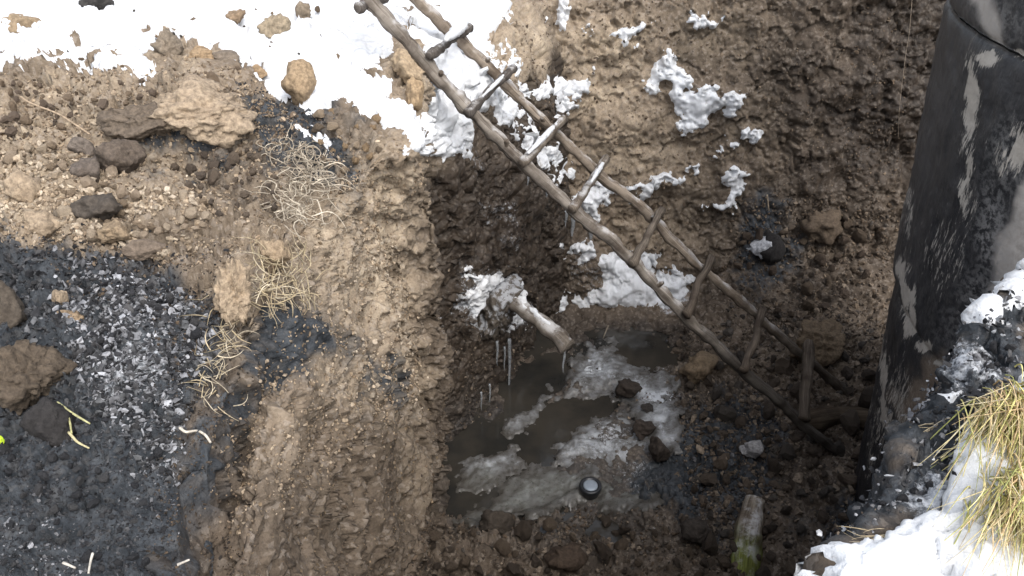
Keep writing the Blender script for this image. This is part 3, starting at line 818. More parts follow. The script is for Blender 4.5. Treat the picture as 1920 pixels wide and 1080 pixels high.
link('rail', shift(wet_end(tube_mesh('rail', [pd(u, v, DL(u)) for u, v in lp], [.032,.034,.032,.031,.031], (.90, .90, .90), lumps=.42, seed=1), .5, .75, .33), lad_o), M_wood, ladder)
link('rail', shift(wet_end(tube_mesh('rail', [pd(u, v, DR(u)) for u, v in rp], [.030,.030,.029,.028,.028], (.98, .92, .85), lumps=.42, seed=5), .62, .85, .40), lad_o), M_wood, ladder)
rungs = [((672,14),(722,-4)),((806,104),(880,52)),((878,212),(962,128)),((980,306),(1056,224)),((1074,392),(1136,298)),((1186,494),(1240,394)),((1288,590),(1334,484)),((1394,696),(1430,580)),((1507,786),(1517,640))]
for i, (a, b) in enumerate(rungs):
    da, db = DL(a[0]) - .075, DR(b[0]) - .075
    if i == 8: da, db = DL(a[0]) - .06, DR(b[0]) - .09
    A, B = pd(*a, da), pd(*b, db)
    mid = (A + B) / 2 + rng.normal(size=3) * .008
    rg = link('rung', shift(tube_mesh('rung', [A, A * .75 + B * .25, mid, A * .25 + B * .75, B], [.025,.022,.021,.021,.024] if i < 8 else [.036, .034, .036, .03], (.50, .50, .52) if i < 3 else (.74, .71, .67) if i < 6 else (.48, .44, .40), lumps=.4, seed=10 + i, sub=5), lad_o), M_wood, ladder)
    if i >= 5: wet_end(rg.data, -2, -1, .85)

for i, (f, pl_, DD) in enumerate(((.18, lp, DL), (.33, lp, DL), (.47, lp, DL), (.62, lp, DL), (.25, rp, DR), (.41, rp, DR), (.58, rp, DR))):
    k_ = f * (len(pl_) - 1); i0 = int(k_); q_ = k_ - i0
    u_, v_ = [pl_[i0][j] * (1 - q_) + pl_[i0 + 1][j] * q_ for j in (0, 1)]
    A = pd(u_, v_, DD(u_)); dv = np.array([rng.normal() * .5, -.5, .8]); dv /= np.linalg.norm(dv)
    link('knot', shift(tube_mesh('knot', [A, A + dv * .035, A + dv * .052], [.022, .013, .011], (.62, .58, .54), lumps=.3, seed=200 + i, nseg=9, sub=3), lad_o), M_wood, ladder)

def blob_mesh(name, r, seed, tint=None, sub=3, rough=.35, flat=1.0, freq=1.0):
    bm = bmesh.new(); bmesh.ops.create_icosphere(bm, subdivisions=sub, radius=1)
    me = bpy.data.meshes.new(name); bm.to_mesh(me); bm.free()
    n = len(me.vertices); co = np.empty(n * 3, np.float32); me.vertices.foreach_get('co', co); co = co.reshape(-1, 3).astype(float)
    r_ = np.random.default_rng(int(seed * 7 + 3))
    npl = 7 + int(rough * 10)
    pn = r_.normal(size=(npl, 3)); pn /= np.linalg.norm(pn, axis=1)[:, None]
    off = r_.uniform(.52, .98, npl)
    q = co + .16 * np.stack([fbm(co * 1.6 * freq + seed + 9 * j, 3) for j in range(3)], -1)
    cosn = q @ pn.T
    rr = np.min(np.where(cosn > .12, off / np.maximum(cosn, .12), 9), axis=1)   # broken, faceted outline
    rr = np.minimum(rr, 1.12)
    d = rr * (1 + rough * .30 * fbm(co * 1.5 * freq + seed, 3)) + rough * .10 * fbm(co * 5 * freq + seed, 4)
    if sub >= 4: d = d + rough * .17 * chips(co * 2.6 * freq + seed) + rough * .09 * chips(co * 6.5 * freq + seed) + rough * .04 * chips(co * 15 * freq + seed)
    co = co * d[:, None] * np.array(r)
    me.vertices.foreach_set('co', co.astype(np.float32).ravel())
    if tint is not None:
        at = me.attributes.new('tint', 'FLOAT_COLOR', 'POINT'); at.data.foreach_set('color', np.tile(np.array(tuple(tint) + (1,), np.float32), n))
    me.polygons.foreach_set('use_smooth', np.full(len(me.polygons), sub >= 4)); me.update()
    return me

# snow lying along rungs and rail
def snow_cap(parent, a, b, da, db, r, seed, origin):
    A, B = pd(*a, da), pd(*b, db)
    A[2] += r * .9; B[2] += r * .9
    me = tube_mesh('snow_cap', [A, A * .6 + B * .4, A * .3 + B * .7, B], [r * .4, r, r * .8, r * .3], lumps=.4, seed=seed, sub=6, nseg=10)
    at = me.attributes.new('msk', 'FLOAT_COLOR', 'POINT')
    link('snow_cap', shift(me, origin), M_snow, parent)
for j, (a, b, r) in enumerate([((836,84),(876,52),.026),((905,184),(955,134),.010),((990,292),(1052,228),.016),((1108,345),(1134,304),.013),((905,228),(975,298),.014),((1000,322),(1060,376),.012),((1120,425),(1180,480),.010)]):
    fn = DR if a[0] == 836 else DL
    snow_cap(ladder, a, b, DL(a[0]) - .08 if j < 4 else DL(a[0]), (DR(b[0]) - .08) if j < 4 else DL(b[0]), r, 60 + j, lad_o)

# ------------------------------------------------------------------ convex stone prototypes for rubble
def hull_proto(k, npt=13):
    r_ = np.random.default_rng(100 + k)
    p = r_.normal(size=(npt, 3)); p /= np.linalg.norm(p, axis=1)[:, None]
    p *= (0.75 + .35 * r_.random((npt, 1))) * np.array([1, .8, .6])
    bm = bmesh.new()
    for q in p: bm.verts.new(q)
    res = bmesh.ops.convex_hull(bm, input=bm.verts)
    bmesh.ops.delete(bm, geom=[e for e in set(res['geom_interior'] + res['geom_unused']) if isinstance(e, bmesh.types.BMVert)], context='VERTS')
    bmesh.ops.triangulate(bm, faces=bm.faces)
    bm.verts.index_update()
    V = np.array([v.co[:] for v in bm.verts]); Fc = np.array([[v.index for v in f.verts] for f in bm.faces])
    bm.free()
    return V, Fc
PROTO = [hull_proto(k) for k in range(14)]

def rot_rand(n):
    q = rng.normal(size=(n, 4)); q /= np.linalg.norm(q, axis=1)[:, None]
    w_, x, y, z = q.T
    return np.stack([1 - 2 * (y * y + z * z), 2 * (x * y - z * w_), 2 * (x * z + y * w_), 2 * (x * y + z * w_), 1 - 2 * (x * x + z * z), 2 * (y * z - x * w_), 2 * (x * z - y * w_), 2 * (y * z + x * w_), 1 - 2 * (x * x + y * y)], -1).reshape(n, 3, 3)

def scatter(name, zone, n, smin, smax, cols, mat, power=2.2, flat=1.0, label=None, sink=.15, snow_ok=False):
    """zone: polygons in survey pixels; n stones of smin..smax pixels across"""
    u, v, d, s = TS[4], TS[5], TS[6], TS[3]
    m = np.zeros(len(u), bool)
    for p in zone: m |= poly_sd(u + rng.normal(size=len(u)) * 12, v + rng.normal(size=len(u)) * 12, p, 5) > 0
    if not snow_ok: m &= s < 4
    idx = np.nonzero(m)[0]
    if len(idx) == 0: return
    wgt = d[idx] ** 0.0
    pick = rng.choice(idx, n)
    size = smin * (1 - rng.random(n) * (1 - (smin / smax) ** power)) ** (-1 / power)
    rad = size * d[pick] / F / 2
    Pt = TS[0][pick] + TS[1][pick] * (rad * (.5 - sink) + (rng.random(n) * .03 if snow_ok else 0))[:, None]
    Rm = rot_rand(n)
    vs, fs, ts = [], [], []; off = 0
    kind = rng.integers(0, len(PROTO), n)
    cols = np.array(cols)
    ci = rng.integers(0, len(cols), n); tint = cols[ci] * (.75 + .5 * rng.random((n, 1)))
    for k, (Vp, Fp) in enumerate(PROTO):
        sel = np.nonzero(kind == k)[0]
        if len(sel) == 0: continue
        W = np.einsum('nij,vj->nvi', Rm[sel], Vp * np.array([1, 1, flat])) * rad[sel][:, None, None] * 1.1 + Pt[sel][:, None]
        nv = len(Vp)
        vs.append(W.reshape(-1, 3)); fs.append((Fp[None] + (np.arange(len(sel)) * nv)[:, None, None] + off).reshape(-1, 3)); off += len(sel) * nv
        tt = np.concatenate([tint[sel], np.ones((len(sel), 1))], 1); ts.append(np.repeat(tt, nv, 0))
    link(name, mesh_np(name, np.concatenate(vs), np.concatenate(fs), {'tint': np.concatenate(ts)}, smooth=False), mat, kind='stuff')

TAN = [(.38,.30,.215),(.33,.26,.185),(.44,.36,.265),(.27,.21,.15)]
BRN = [(.15,.112,.08),(.20,.155,.112),(.115,.085,.06),(.10,.08,.064)]
DRK = [(.085,.067,.052),(.13,.102,.078),(.07,.061,.053),(.21,.17,.13)]
COL = [(.028,.029,.033),(.04,.041,.045),(.06,.06,.063),(.022,.022,.025)]
FRS = [(.24,.248,.27),(.17,.175,.19),(.11,.112,.12),(.31,.32,.345)]
scatter('rubble', [[(0,150),(280,150),(460,150),(560,220),(520,420),(420,520),(240,470),(0,460)]], 7000, 4, 14, BRN + TAN + TAN, M_clod, 2.0, .7)
scatter('rubble', [[(300,560),(480,560),(500,700),(430,800),(440,1080),(300,1080)]], 1700, 4, 13, [(.05,.04,.03),(.08,.062,.047),(.035,.03,.027)] + BRN[2:], M_clod, 2.0, .7)  # crumbs coloured darker to paint the crevice's shade
scatter('rubble', [[(60,440),(420,430),(460,560),(340,640),(120,540)]], 1300, 4, 14, BRN + COL, M_clod, 2.0, .6)
scatter('rubble', [[(0,280),(120,270),(240,360),(420,370),(380,420),(240,460),(0,450)]], 1200, 6, 15, TAN, M_clod, 1.6)
scatter('rubble', [[(0,300),(110,280),(230,350),(420,375),(370,425),(240,455),(0,440)]], 900, 7, 24, [(.50,.42,.32),(.42,.34,.25),(.55,.47,.37)], M_clod, 1.6)
scatter('rubble', [[(620,450),(760,430),(775,620),(790,760),(640,760),(600,640)]], 1500, 5, 16, [(.46,.40,.32),(.40,.34,.27),(.30,.25,.19)], M_clod, 2.0, .6)
scatter('rubble', [[(480,400),(650,280),(790,290),(760,480),(800,700),(640,900),(430,1000),(420,760),(500,620)]], 9000, 4, 13, TAN + [(.45,.37,.28),(.2,.15,.1)], M_clod, 2.2, .7)
scatter('rubble', [[(400,780),(640,780),(800,760),(800,1000),(700,1100),(400,1100)]], 3500, 3, 9, BRN + [(.25,.19,.125)], M_clod, 2.6)
scatter('charcoal_rubble', [[(0,450),(260,470),(420,600),(400,700),(340,780),(335,900),(250,860),(60,800),(0,770)]], 5200, 5, 24, COL + [(.09,.094,.10),(.13,.135,.145)], M_coal, 1.7, .35)
scatter('charcoal_rubble', [[(130,480),(330,520),(400,640),(340,760),(330,880),(250,840),(180,760),(100,560)]], 3000, 6, 26, FRS + [(.38,.395,.43)] + COL[:2], M_coal, 2.0, .5)
scatter('charcoal_rubble', [[(0,800),(330,880),(330,1080),(0,1080)]], 2600, 4, 12, COL + COL + FRS[2:3], M_coal, 2.2, .4)
scatter('charcoal_rubble', [[(0,980),(90,960),(160,1080),(0,1080)],[(240,830),(335,840),(335,960),(280,940)]], 500, 4, 15, FRS + COL, M_coal, 2.2, .5)
scatter('charcoal_rubble', [[(450,160),(600,215),(690,330),(640,350),(500,290)]], 900, 4, 11, COL + BRN, M_coal, 2.2, .7)
scatter('rubble', [[(1270,640),(1500,560),(1650,600),(1640,900),(1600,1080),(1330,1080),(1280,900)]], 5000, 4, 26, DRK, M_clod, 1.9)
scatter('rubble', [[(780,980),(1000,960),(1380,960),(1400,1080),(760,1090)]], 3200, 4, 18, DRK + BRN[2:], M_clod, 1.9)
scatter('rubble', [[(1270,760),(1430,740),(1480,850),(1400,1060),(1290,980)]], 1500, 4, 16, COL + DRK + FRS[2:3], M_coal, 2.0)
scatter('rubble', [[(1380,380),(1700,380),(1660,620),(1350,600)]], 2600, 4, 15, DRK + BRN, M_clod, 2.2)
scatter('rubble', [[(940,0),(1700,0),(1680,400),(1250,480),(1060,420)]], 2600, 3, 9, BRN, M_clod, 2.6)
scatter('rubble', [[(1060,640),(1280,640),(1290,880),(1140,780)]], 260, 4, 12, FRS[1:3] + DRK, M_coal, 2.2)
scatter('rubble', [[(830,500),(1000,560),(950,780),(830,900)]], 900, 3, 10, DRK, M_clod, 2.2)
scatter('charcoal_rubble', [[(1790,600),(1920,560),(1930,720),(1850,760),(1870,840),(1780,930),(1690,970),(1560,1080),(1600,990),(1720,800)]], 3600, 6, 22, COL + FRS[:3] + [(.5,.52,.55)], M_coal, 1.7, .4, snow_ok=True)

# ------------------------------------------------------------------ clods and stones one can point to
def stone(name, u, v, su, sv, tint, label, cat, group=None, seed=0, mat=None, sub=3, rough=.4, sink=.25, depth=None, freq=1.0):
    P, n, d = hit(u, v + sv * .35)
    if depth is not None: d = depth
    P = pd(u, v, d); r = su * d / F / 2; rv = sv * d / F / 2
    h = rv / .8
    me = blob_mesh(name, (r, (r + h) / 2, h), seed, tint, sub, rough, freq=freq)
    o = link(name, me, mat or M_clod)
    o.location = tuple(P + n * h * .1); o.rotation_euler = (0, 0, 0)
    o['label'] = label; o['category'] = cat
    if group: o['group'] = group
    return o
T1, T2, B1 = (.36,.285,.205), (.28,.215,.15), (.13,.097,.07)
stone('clay_boulder', 362, 214, 236, 84, (.37,.295,.215), 'long pale tan clay boulder lying on the brown bank below the snow', 'boulder', seed=3, sub=5, rough=.5, freq=1.4)
stone('clay_boulder', 275, 225, 150, 60, (.15,.12,.092), 'grey-brown clay boulder joined onto the long pale boulder', 'boulder', seed=8, sub=5, rough=.45, freq=1.4)
stone('frozen_clod', 42, 712, 160, 120, (.105,.083,.062), 'large dark frozen clod with tan underside at the edge of the charcoal slope', 'clod', seed=12, sub=5, rough=.55, freq=1.5)
stone('frozen_clod', 92, 795, 110, 60, (.032,.03,.03), 'black clod with pale grass stalks below the large frozen clod', 'clod', seed=14, sub=4, rough=.4)
stone('clay_clod', 20, 585, 66, 90, (.09,.075,.06), 'dark brown clod above the large frozen clod', 'clod', seed=21, sub=4, rough=.5)
stone('clay_clod', 112, 562, 26, 34, T1, 'small upright pale clod alone on black charcoal', 'clod', seed=22, sub=3, rough=.4)
stone('clay_clod', 136, 602, 54, 36, (.28,.21,.14), 'knobbly tan clod just below the small upright clod', 'clod', seed=23, sub=4, rough=.6)
stone('clay_clod', 72, 428, 82, 48, T1, 'big light tan clod at the upper edge of the charcoal', 'clod', seed=24, sub=4, rough=.5)
stone('clay_clod', 212, 436, 70, 34, (.30,.23,.155), 'wide crumbly clod beside flat brown slab', 'clod', seed=25, sub=4, rough=.6)
stone('flat_stone', 272, 468, 72, 30, (.17,.135,.105), 'flat brown slab lying on the charcoal boundary', 'stone', seed=26, sub=3, rough=.25)
stone('round_stone', 160, 322, 58, 46, (.135,.112,.095), 'rounded grey-brown stone in the middle of the left bank', 'stone', seed=27, sub=4, rough=.22)
stone('round_stone', 154, 280, 44, 34, (.16,.135,.115), 'smaller grey stone sitting on top of the rounded grey-brown stone', 'stone', seed=28, sub=4, rough=.25)
stone('flat_stone', 218, 300, 100, 62, (.125,.10,.08), 'broad dark slab of earth beside the rounded grey-brown stone', 'stone', seed=29, sub=4, rough=.35)
stone('clay_clod', 50, 366, 60, 60, T1, 'pale lumpy clod in the upper heap of tan clods', 'clod', seed=30, sub=4, rough=.55)
stone('dark_clod', 196, 392, 100, 40, (.085,.072,.06), 'dark cracked clod between heaps of tan clods', 'clod', seed=31, sub=4, rough=.5)
stone('clay_clod', 443, 556, 64, 100, (.38,.30,.215), 'tall pale clay chunk standing at the crevice beside straw', 'clod', seed=32, sub=5, rough=.8, freq=1.3)
stone('clay_clod', 515, 478, 60, 56, (.33,.255,.175), 'crumbly clay lump above the straw tuft', 'clod', seed=33, sub=4, rough=.5)
stone('dark_clod', 185, 6, 60, 30, (.05,.048,.046), 'nearly black clod poking out of the snow at the top', 'clod', seed=34, sub=4, rough=.5)
stone('clay_clod', 40, 48, 72, 34, (.31,.24,.16), 'straw-coloured clod in the snow near the top corner', 'clod', seed=35, sub=4, rough=.5)
stone('clay_clod', 312, 92, 54, 54, (.24,.20,.155), 'grey-tan clod with snow in its hollow', 'clod', seed=36, sub=4, rough=.6)
stone('clay_clod', 372, 112, 66, 32, (.33,.24,.15), 'orange-tan clod in snow right above the pale boulder', 'clod', seed=37, sub=4, rough=.55)
stone('clay_clod', 428, 110, 74, 20, (.20,.165,.13), 'flat grey clod half under snow', 'clod', seed=38, sub=3, rough=.4)
stone('clay_clod', 440, 34, 44, 24, (.27,.20,.135), 'rusty brown pair of lumps frozen together in clean snow', 'clod', seed=39, sub=4, rough=.6)
stone('clay_clod', 512, 50, 56, 40, (.30,.25,.18), 'hollow olive-tan clod filled with snow', 'clod', seed=40, sub=4, rough=.6)
stone('clay_clod', 572, 26, 30, 34, (.22,.18,.135), 'small brown clod standing upright in clean snow', 'clod', seed=41, sub=4, rough=.5)
stone('clay_clod', 762, 132, 72, 54, (.40,.31,.21), 'orange clay lump capped with snow beside the ladder', 'clod', seed=42, sub=4, rough=.5)
stone('clay_clod', 775, 185, 44, 70, (.38,.28,.175), 'tan clay column under the snow-capped lump', 'clod', seed=43, sub=4, rough=.4)
stone('clay_clod', 565, 165, 56, 64, (.34,.255,.165), 'cracked tan clod at lower fringe of the snow', 'clod', seed=44, sub=4, rough=.5)
stone('clay_clod', 480, 138, 44, 24, (.33,.24,.15), 'small orange clod in a gap of the snow fringe', 'clod', seed=45, sub=3, rough=.5)
stone('clay_boulder', 1530, 648, 112, 82, (.15,.112,.074), 'blocky brown boulder behind the foot of the ladder', 'boulder', seed=50, sub=5, rough=.35, freq=1.3)
stone('clay_clod', 1310, 690, 76, 40, (.17,.128,.085), 'flat-topped brown clod at the edge of the water', 'clod', seed=51, sub=4, rough=.4)
stone('dark_clod', 1435, 466, 66, 62, (.03,.028,.028), 'round black clod with white frost in the back wall', 'clod', seed=52, sub=4, rough=.3)
stone('frosted_stone', 1430, 462, 40, 36, (.50,.52,.56), 'lump of white frost on the round black clod', 'ice', seed=53, sub=3, rough=.5, depth=hit(1435,470)[2] - .06)
stone('frosted_stone', 1408, 842, 46, 34, (.34,.34,.35), 'pale frosty chunk in the dark rubble near the foot of the ladder', 'stone', seed=54, sub=3, rough=.5)
stone('clay_clod', 1540, 420, 74, 56, (.115,.088,.064), 'crumbly brown clod sticking out of the lower back wall', 'clod', seed=55, sub=4, rough=.6)
for i, (u, v, su, sv, c, lb) in enumerate([
    (1180,730,50,36,(.045,.036,.03),'dark stone on the frosty mud beside the brown puddle'),(1205,805,44,30,(.05,.04,.034),'dark flat stone in the middle of frosty mud'),(1215,766,26,18,(.05,.045,.042),'little black stone among white frost'),
    (930,980,60,36,(.055,.045,.036),'dark stone at the near edge of the pool'),(1235,846,40,44,(.05,.04,.033),'angular dark stone between frost and rubble'),(1060,1045,70,40,(.07,.05,.036),'brown clod nearest the bottom in front of small puddle'),(1310,1000,60,44,(.05,.042,.036),'dark chunk on the rubble beside the mossy log')]):
    stone('dark_stone', u, v, su, sv, c, lb, 'stone', seed=70 + i, sub=4, rough=.45)

# many like clods, each its own object sharing a few meshes
LAND = [(372,218,'long pale boulder'),(42,712,'large frozen clod'),(272,468,'flat brown slab'),(160,322,'rounded grey-brown stone'),(72,428,'big light clod'),(196,392,'dark cracked clod'),(443,556,'tall clay chunk'),(515,478,'clay lump above the straw'),
  (560,345,'root tangle'),(762,150,'snow-capped clay lump'),(312,92,'hollow snowy clod'),(40,48,'straw-coloured clod'),(1530,648,'blocky boulder'),(1435,466,'frosted black clod'),(1107,912,'canister'),(1400,1020,'mossy log'),(1515,710,'lowest rung'),(1550,780,'short muddy log'),
  (1310,690,'flat-topped clod'),(1408,842,'pale frosty chunk'),(1540,420,'crumbly wall clod'),(1890,850,'big grass tussock'),(1640,1030,'short straw tuft'),(1748,820,'small straw tuft'),(112,580,'small upright pale clod'),(370,820,'bent twig'),(150,810,'grass stalks'),(176,1062,'white straw'),(930,980,'dark stone at the pool'),(1060,1045,'foremost brown clod')]
ORD = ['nearest','second nearest','third nearest','fourth nearest','fifth nearest','sixth nearest','seventh nearest','eighth nearest','ninth nearest','tenth nearest','eleventh nearest','twelfth nearest','thirteenth nearest','fourteenth nearest','fifteenth nearest'] + [w + ' nearest' for w in 'sixteenth seventeenth eighteenth nineteenth twentieth twenty-first twenty-second twenty-third twenty-fourth twenty-fifth twenty-sixth twenty-seventh twenty-eighth twenty-ninth thirtieth thirty-first thirty-second thirty-third thirty-fourth thirty-fifth'.split()]
def give_labels(objs, desc):
    by = {}
    for o, u, v in objs:
        a = min(LAND, key=lambda L_: (L_[0] - u) ** 2 + (L_[1] - v) ** 2)
        du, dv = u - a[0], v - a[1]
        side = ('right of' if du > 0 else 'left of') if abs(du) > abs(dv) else ('below' if dv > 0 else 'above')
        by.setdefault((a[2], side), []).append((du * du + dv * dv, o))
    for (land, side), L_ in by.items():
        for i, (_, o) in enumerate(sorted(L_, key=lambda q: q[0])):
            o['label'] = f"{desc}, {ORD[min(i, 34)]} one {side} the {land}"

def field(name, zone, n, smin, smax, cols, label, cat, group, seed, mat=None, snow_max=4):
    made = []
    r_ = np.random.default_rng(seed)
    protos = []
    for k, c in enumerate(cols):
        for q in range(3):
            protos.append(blob_mesh(name, (1, .85, .7), seed * 3 + k * 5 + q, c, 2, .5))
    p = np.array(zone, float); done = 0; placed = []
    tries = 0
    while done < n and tries < n * 30:
        tries += 1
        u = r_.uniform(p[:, 0].min(), p[:, 0].max()); v = r_.uniform(p[:, 1].min(), p[:, 1].max())
        if poly_sd(np.array([u]), np.array([v]), zone, 5)[0] < 0: continue
        s = smin * (1 - r_.random() * (1 - (smin / smax) ** 1.5)) ** (-1 / 1.5)
        if any((u - a) ** 2 + (v - b) ** 2 < (.42 * (s + c)) ** 2 for a, b, c in placed): continue
        P, nn, d = hit(u, v)
        placed.append((u, v, s))
        o = link(name, protos[r_.integers(len(protos))], mat or M_clod)
        rad = s * d / F / 2
        o.location = tuple(P + nn * rad * .5); o.scale = (rad * 1.05,) * 3
        o.rotation_euler = tuple(r_.uniform(0, 6.28, 3))
        o['label'] = label; o['category'] = cat; o['group'] = group
        made.append((o, u, v))
        done += 1
    give_labels(made, label)
field('clay_clod', [(0,270),(120,275),(240,350),(330,370),(420,380),(380,430),(260,450),(0,450)], 150, 16, 42, [(.50,.41,.31), (.42,.335,.25), T2], 'tan heaped clay clod', 'clod', 'tan clods heaped on the left bank', 201)
field('earth_clod', [(380,270),(520,270),(520,400),(420,420),(300,330)], 34, 12, 34, [(.12,.095,.075),(.16,.125,.095)], 'dark brown earth clod', 'clod', 'dark clods below the pale boulder', 202)
field('snow_clod', [(0,-5),(660,-5),(720,80),(760,170),(620,190),(440,100),(280,90),(180,130),(0,110)], 46, 5, 20, [(.16,.12,.085),(.24,.18,.12),(.07,.06,.05)], 'small brown clod in snow', 'clod', 'small clods scattered on the snow', 211)
field('earth_clod', [(0,150),(280,150),(420,150),(300,190),(180,230),(0,260)], 40, 11, 30, [(.17,.13,.10),(.22,.165,.115)], 'brown earth clod', 'clod', 'brown clods along the snow fringe', 203)
field('clay_clod', [(600,200),(720,230),(760,300),(640,330),(560,280)], 26, 14, 36, [T1, (.32,.23,.14), (.18,.14,.1)], 'tan corner clay clod', 'clod', 'tan clods above the pit corner', 204)
field('charcoal_lump', [(0,470),(240,480),(400,600),(380,700),(320,900),(330,1060),(0,1080),(0,800),(120,760),(140,640)], 95, 13, 30, COL[:3], 'black charcoal lump', 'charcoal', 'charcoal lumps on the left bank', 205, M_coal)
field('rubble_stone', [(1270,700),(1480,620),(1640,640),(1620,900),(1600,1060),(1420,1080),(1290,940)], 100, 16, 56, DRK[:3] + [(.06,.047,.037)], 'dark rubble clod', 'clod', 'dark clods at the foot of the ladder', 206)
field('rubble_stone', [(800,1000),(1000,975),(1360,980),(1380,1080),(770,1085)], 60, 16, 54, [(.065,.05,.038),(.10,.076,.055)], 'brown muddy clod', 'clod', 'brown clods on the near pit floor', 207)
field('charcoal_lump', [(1800,610),(1900,580),(1910,700),(1830,760),(1770,900),(1640,1000),(1600,1010),(1730,820)], 50, 13, 32, COL[:2], 'charcoal lump among snow', 'charcoal', 'charcoal lumps on the right bank', 208, M_coal)
field('earth_clod', [(1380,390),(1600,400),(1640,560),(1450,600),(1370,560)], 34, 14, 36, [(.10,.076,.055),(.075,.056,.042)], 'crumbly dark wall-foot clod', 'clod', 'crumbly clods at the base of the back wall', 209)

# ------------------------------------------------------------------ logs, stake, frozen branch, icicles, canister
def log(name, px, radius, tint, label, cat, d=None, lift=0.0, lumps=.25, seed=0, mat=None):
    pts = []
    for (u, v, dd) in px: pts.append(pd(u, v, dd))
    o0 = tuple(pts[-1])
    o = link(name, shift(tube_mesh(name, pts, radius, tint, lumps=lumps, seed=seed, nseg=16), o0), mat or M_wood)
    o.location = o0; o['label'] = label; o['category'] = cat
    return o
def hd(u, v): return hit(u, v)[2]
log('log', [(1490,792,hd(1500,798)+.01),(1530,786,hd(1530,795)+.0),(1575,782,hd(1575,792)+.01),(1650,786,hd(1612,790))], [.066,.072,.064,.06], (.42,.36,.29), 'short muddy log lying at the foot of the ladder', 'log', seed=31)
wet_end(bpy.data.objects['log'].data, -2, -1, .8)

def mossy_log():
    d0 = hd(1410, 960)
    pts = [pd(1416, 938, d0 - .02), pd(1408, 975, d0 - .09), pd(1398, 1030, d0 - .16), pd(1388, 1120, d0 - .24)]
    me = tube_mesh('mossy_log', pts, [.052, .066, .078, .088], (.8, .8, .72), lumps=.28, seed=77, nseg=22)
    n = len(me.vertices); co = np.empty(n * 3, np.float32); me.vertices.foreach_get('co', co)
    co = co.reshape(-1, 3).astype(float)
    _, v, _ = proj(co)
    f = sstep(985, 1030, v + fbm(co * 20, 3) * 25)
    tint = np.concatenate([np.array([.95, .92, .85]) * (1 - f[:, None]) + np.array([.75, .95, .28]) * f[:, None], np.ones((n, 1))], 1)
    me.attributes['tint'].data.foreach_set('color', tint.astype(np.float32).ravel())
    o0 = tuple(pts[-1]); o = link('mossy_log', shift(me, o0), M_wood); o.location = o0
    o['label'] = 'thick log with green moss lying on dark rubble at the bottom of the pit'; o['category'] = 'log'
mossy_log()

stone('frozen_lump', 922, 572, 112, 118, (.12,.105,.092), 'bulky frosted earth lump on the inner wall around the branch stub', 'clod', mat=M_frosted, seed=62, sub=5, rough=.5, freq=1.4)
scatter('frost', [[(870,520),(960,515),(990,570),(975,610),(900,600),(850,600)]], 420, 3, 12, [(.36,.37,.39),(.26,.265,.27),(.14,.13,.12)], M_clod, 2.0)
# the frozen branch sticking from the inner wall
dB = min(hd(985, 590), hd(930, 550))
dbr = lambda u: dlerp(u, 900, hd(900, 560) + .1, 1072, hd(985, 590) - .45)
pts = [pd(u, v, hd(940, 560) - .02 - .0022 * (u - 930)) for u, v in ((900,535),(950,560),(995,590),(1035,622),(1066,650))]
fb = empty('frozen_branch', tuple(pts[0]), 'pale frost-covered branch stub jutting from the inner pit wall over the water', 'branch')
link('wood', shift(tube_mesh('wood', pts, [.050, .048, .047, .049, .055], (.80, .80, .80), lumps=.25, seed=91, nseg=18), pts[0]), M_wood, fb)
sp = [p + np.array([0, 0, .035]) for p in pts]
me = tube_mesh('snow_cap', sp[:4], [.046, .036, .022, .006], lumps=1.2, seed=92, nseg=16); me.attributes.new('msk', 'FLOAT_COLOR', 'POINT')
link('frost_crust', shift(me, pts[0]), M_snow, fb)
ec = pts[-1]; ax = (pts[-1] - pts[-2]); ax /= np.linalg.norm(ax)
for k, (a, r) in enumerate(((0, .02), (1, .014))):
    link('knot', shift(blob_mesh('knot', (.016, .016, .016), 300 + k, (.05, .04, .03), 2, .2), pts[0] - (ec + ax * .055 + np.array([(-.02, .018)[k], 0, (.012, -.014)[k]]))), M_clod, fb) if False else None

def icicle(u, v0, v1, d, wpx, label, group=None):
    A, B = pd(u, v0, d), None
    L_ = (v1 - v0) * d / F / CP
    r = wpx * d / F / 2
    pts = [np.array([0, 0, 0]), np.array([.002, 0, -L_ * .35]), np.array([-.003, .002, -L_ * .7]), np.array([0, 0, -L_])]
    o = link('icicle', tube_mesh('icicle', pts, [r, r * .8, r * .55, r * .12], lumps=.2, seed=u, nseg=8, sub=6), M_ice)
    o.location = tuple(A); o['label'] = label; o['category'] = 'icicle'
    o['group'] = 'icicles hanging in the pit'
db = dlerp(955, 900, hd(940, 590), 1000, hd(940, 590))
icicle(955, 636, 782, hd(955, 636) - .10, 7, 'longest icicle hanging straight down to the water')
icicle(1058, 655, 702, np.dot(pts[-1], np.array([0, CP, -SP])) , 6, 'short icicle on the tip of frozen branch')
for u, a, b, wd in ((932,640,690,5),(946,650,700,4),(918,720,770,4),(902,735,775,4),(1075,405,450,9),(1108,430,478,8),(1062,395,425,6),(1025,350,385,5),(990,330,352,4)):
    icicle(u, a, b, hd(u, a) - .07, wd + .3, {932:'thin icicle second from the longest icicle',946:'thin icicle beside the longest icicle, close on its left',918:'low thin icicle next to the lowest one on the inner wall',902:'lowest thin icicle nearest the sandy corner of the pit',922:'thin icicle above the low icicles on the inner wall',1075:'thickest icicle below the middle of the ladder',1108:'lowest icicle under the ladder above the snow ledge',1062:'icicle right beside the thickest icicle under the ladder',1045:'short icicle left of the thickest one under the ladder',885:'icicle below the frosted lumps at the inner wall edge',1025:'short icicle under the snowy stretch of ladder rail',990:'topmost icicle under the upper ladder rail'}[u])

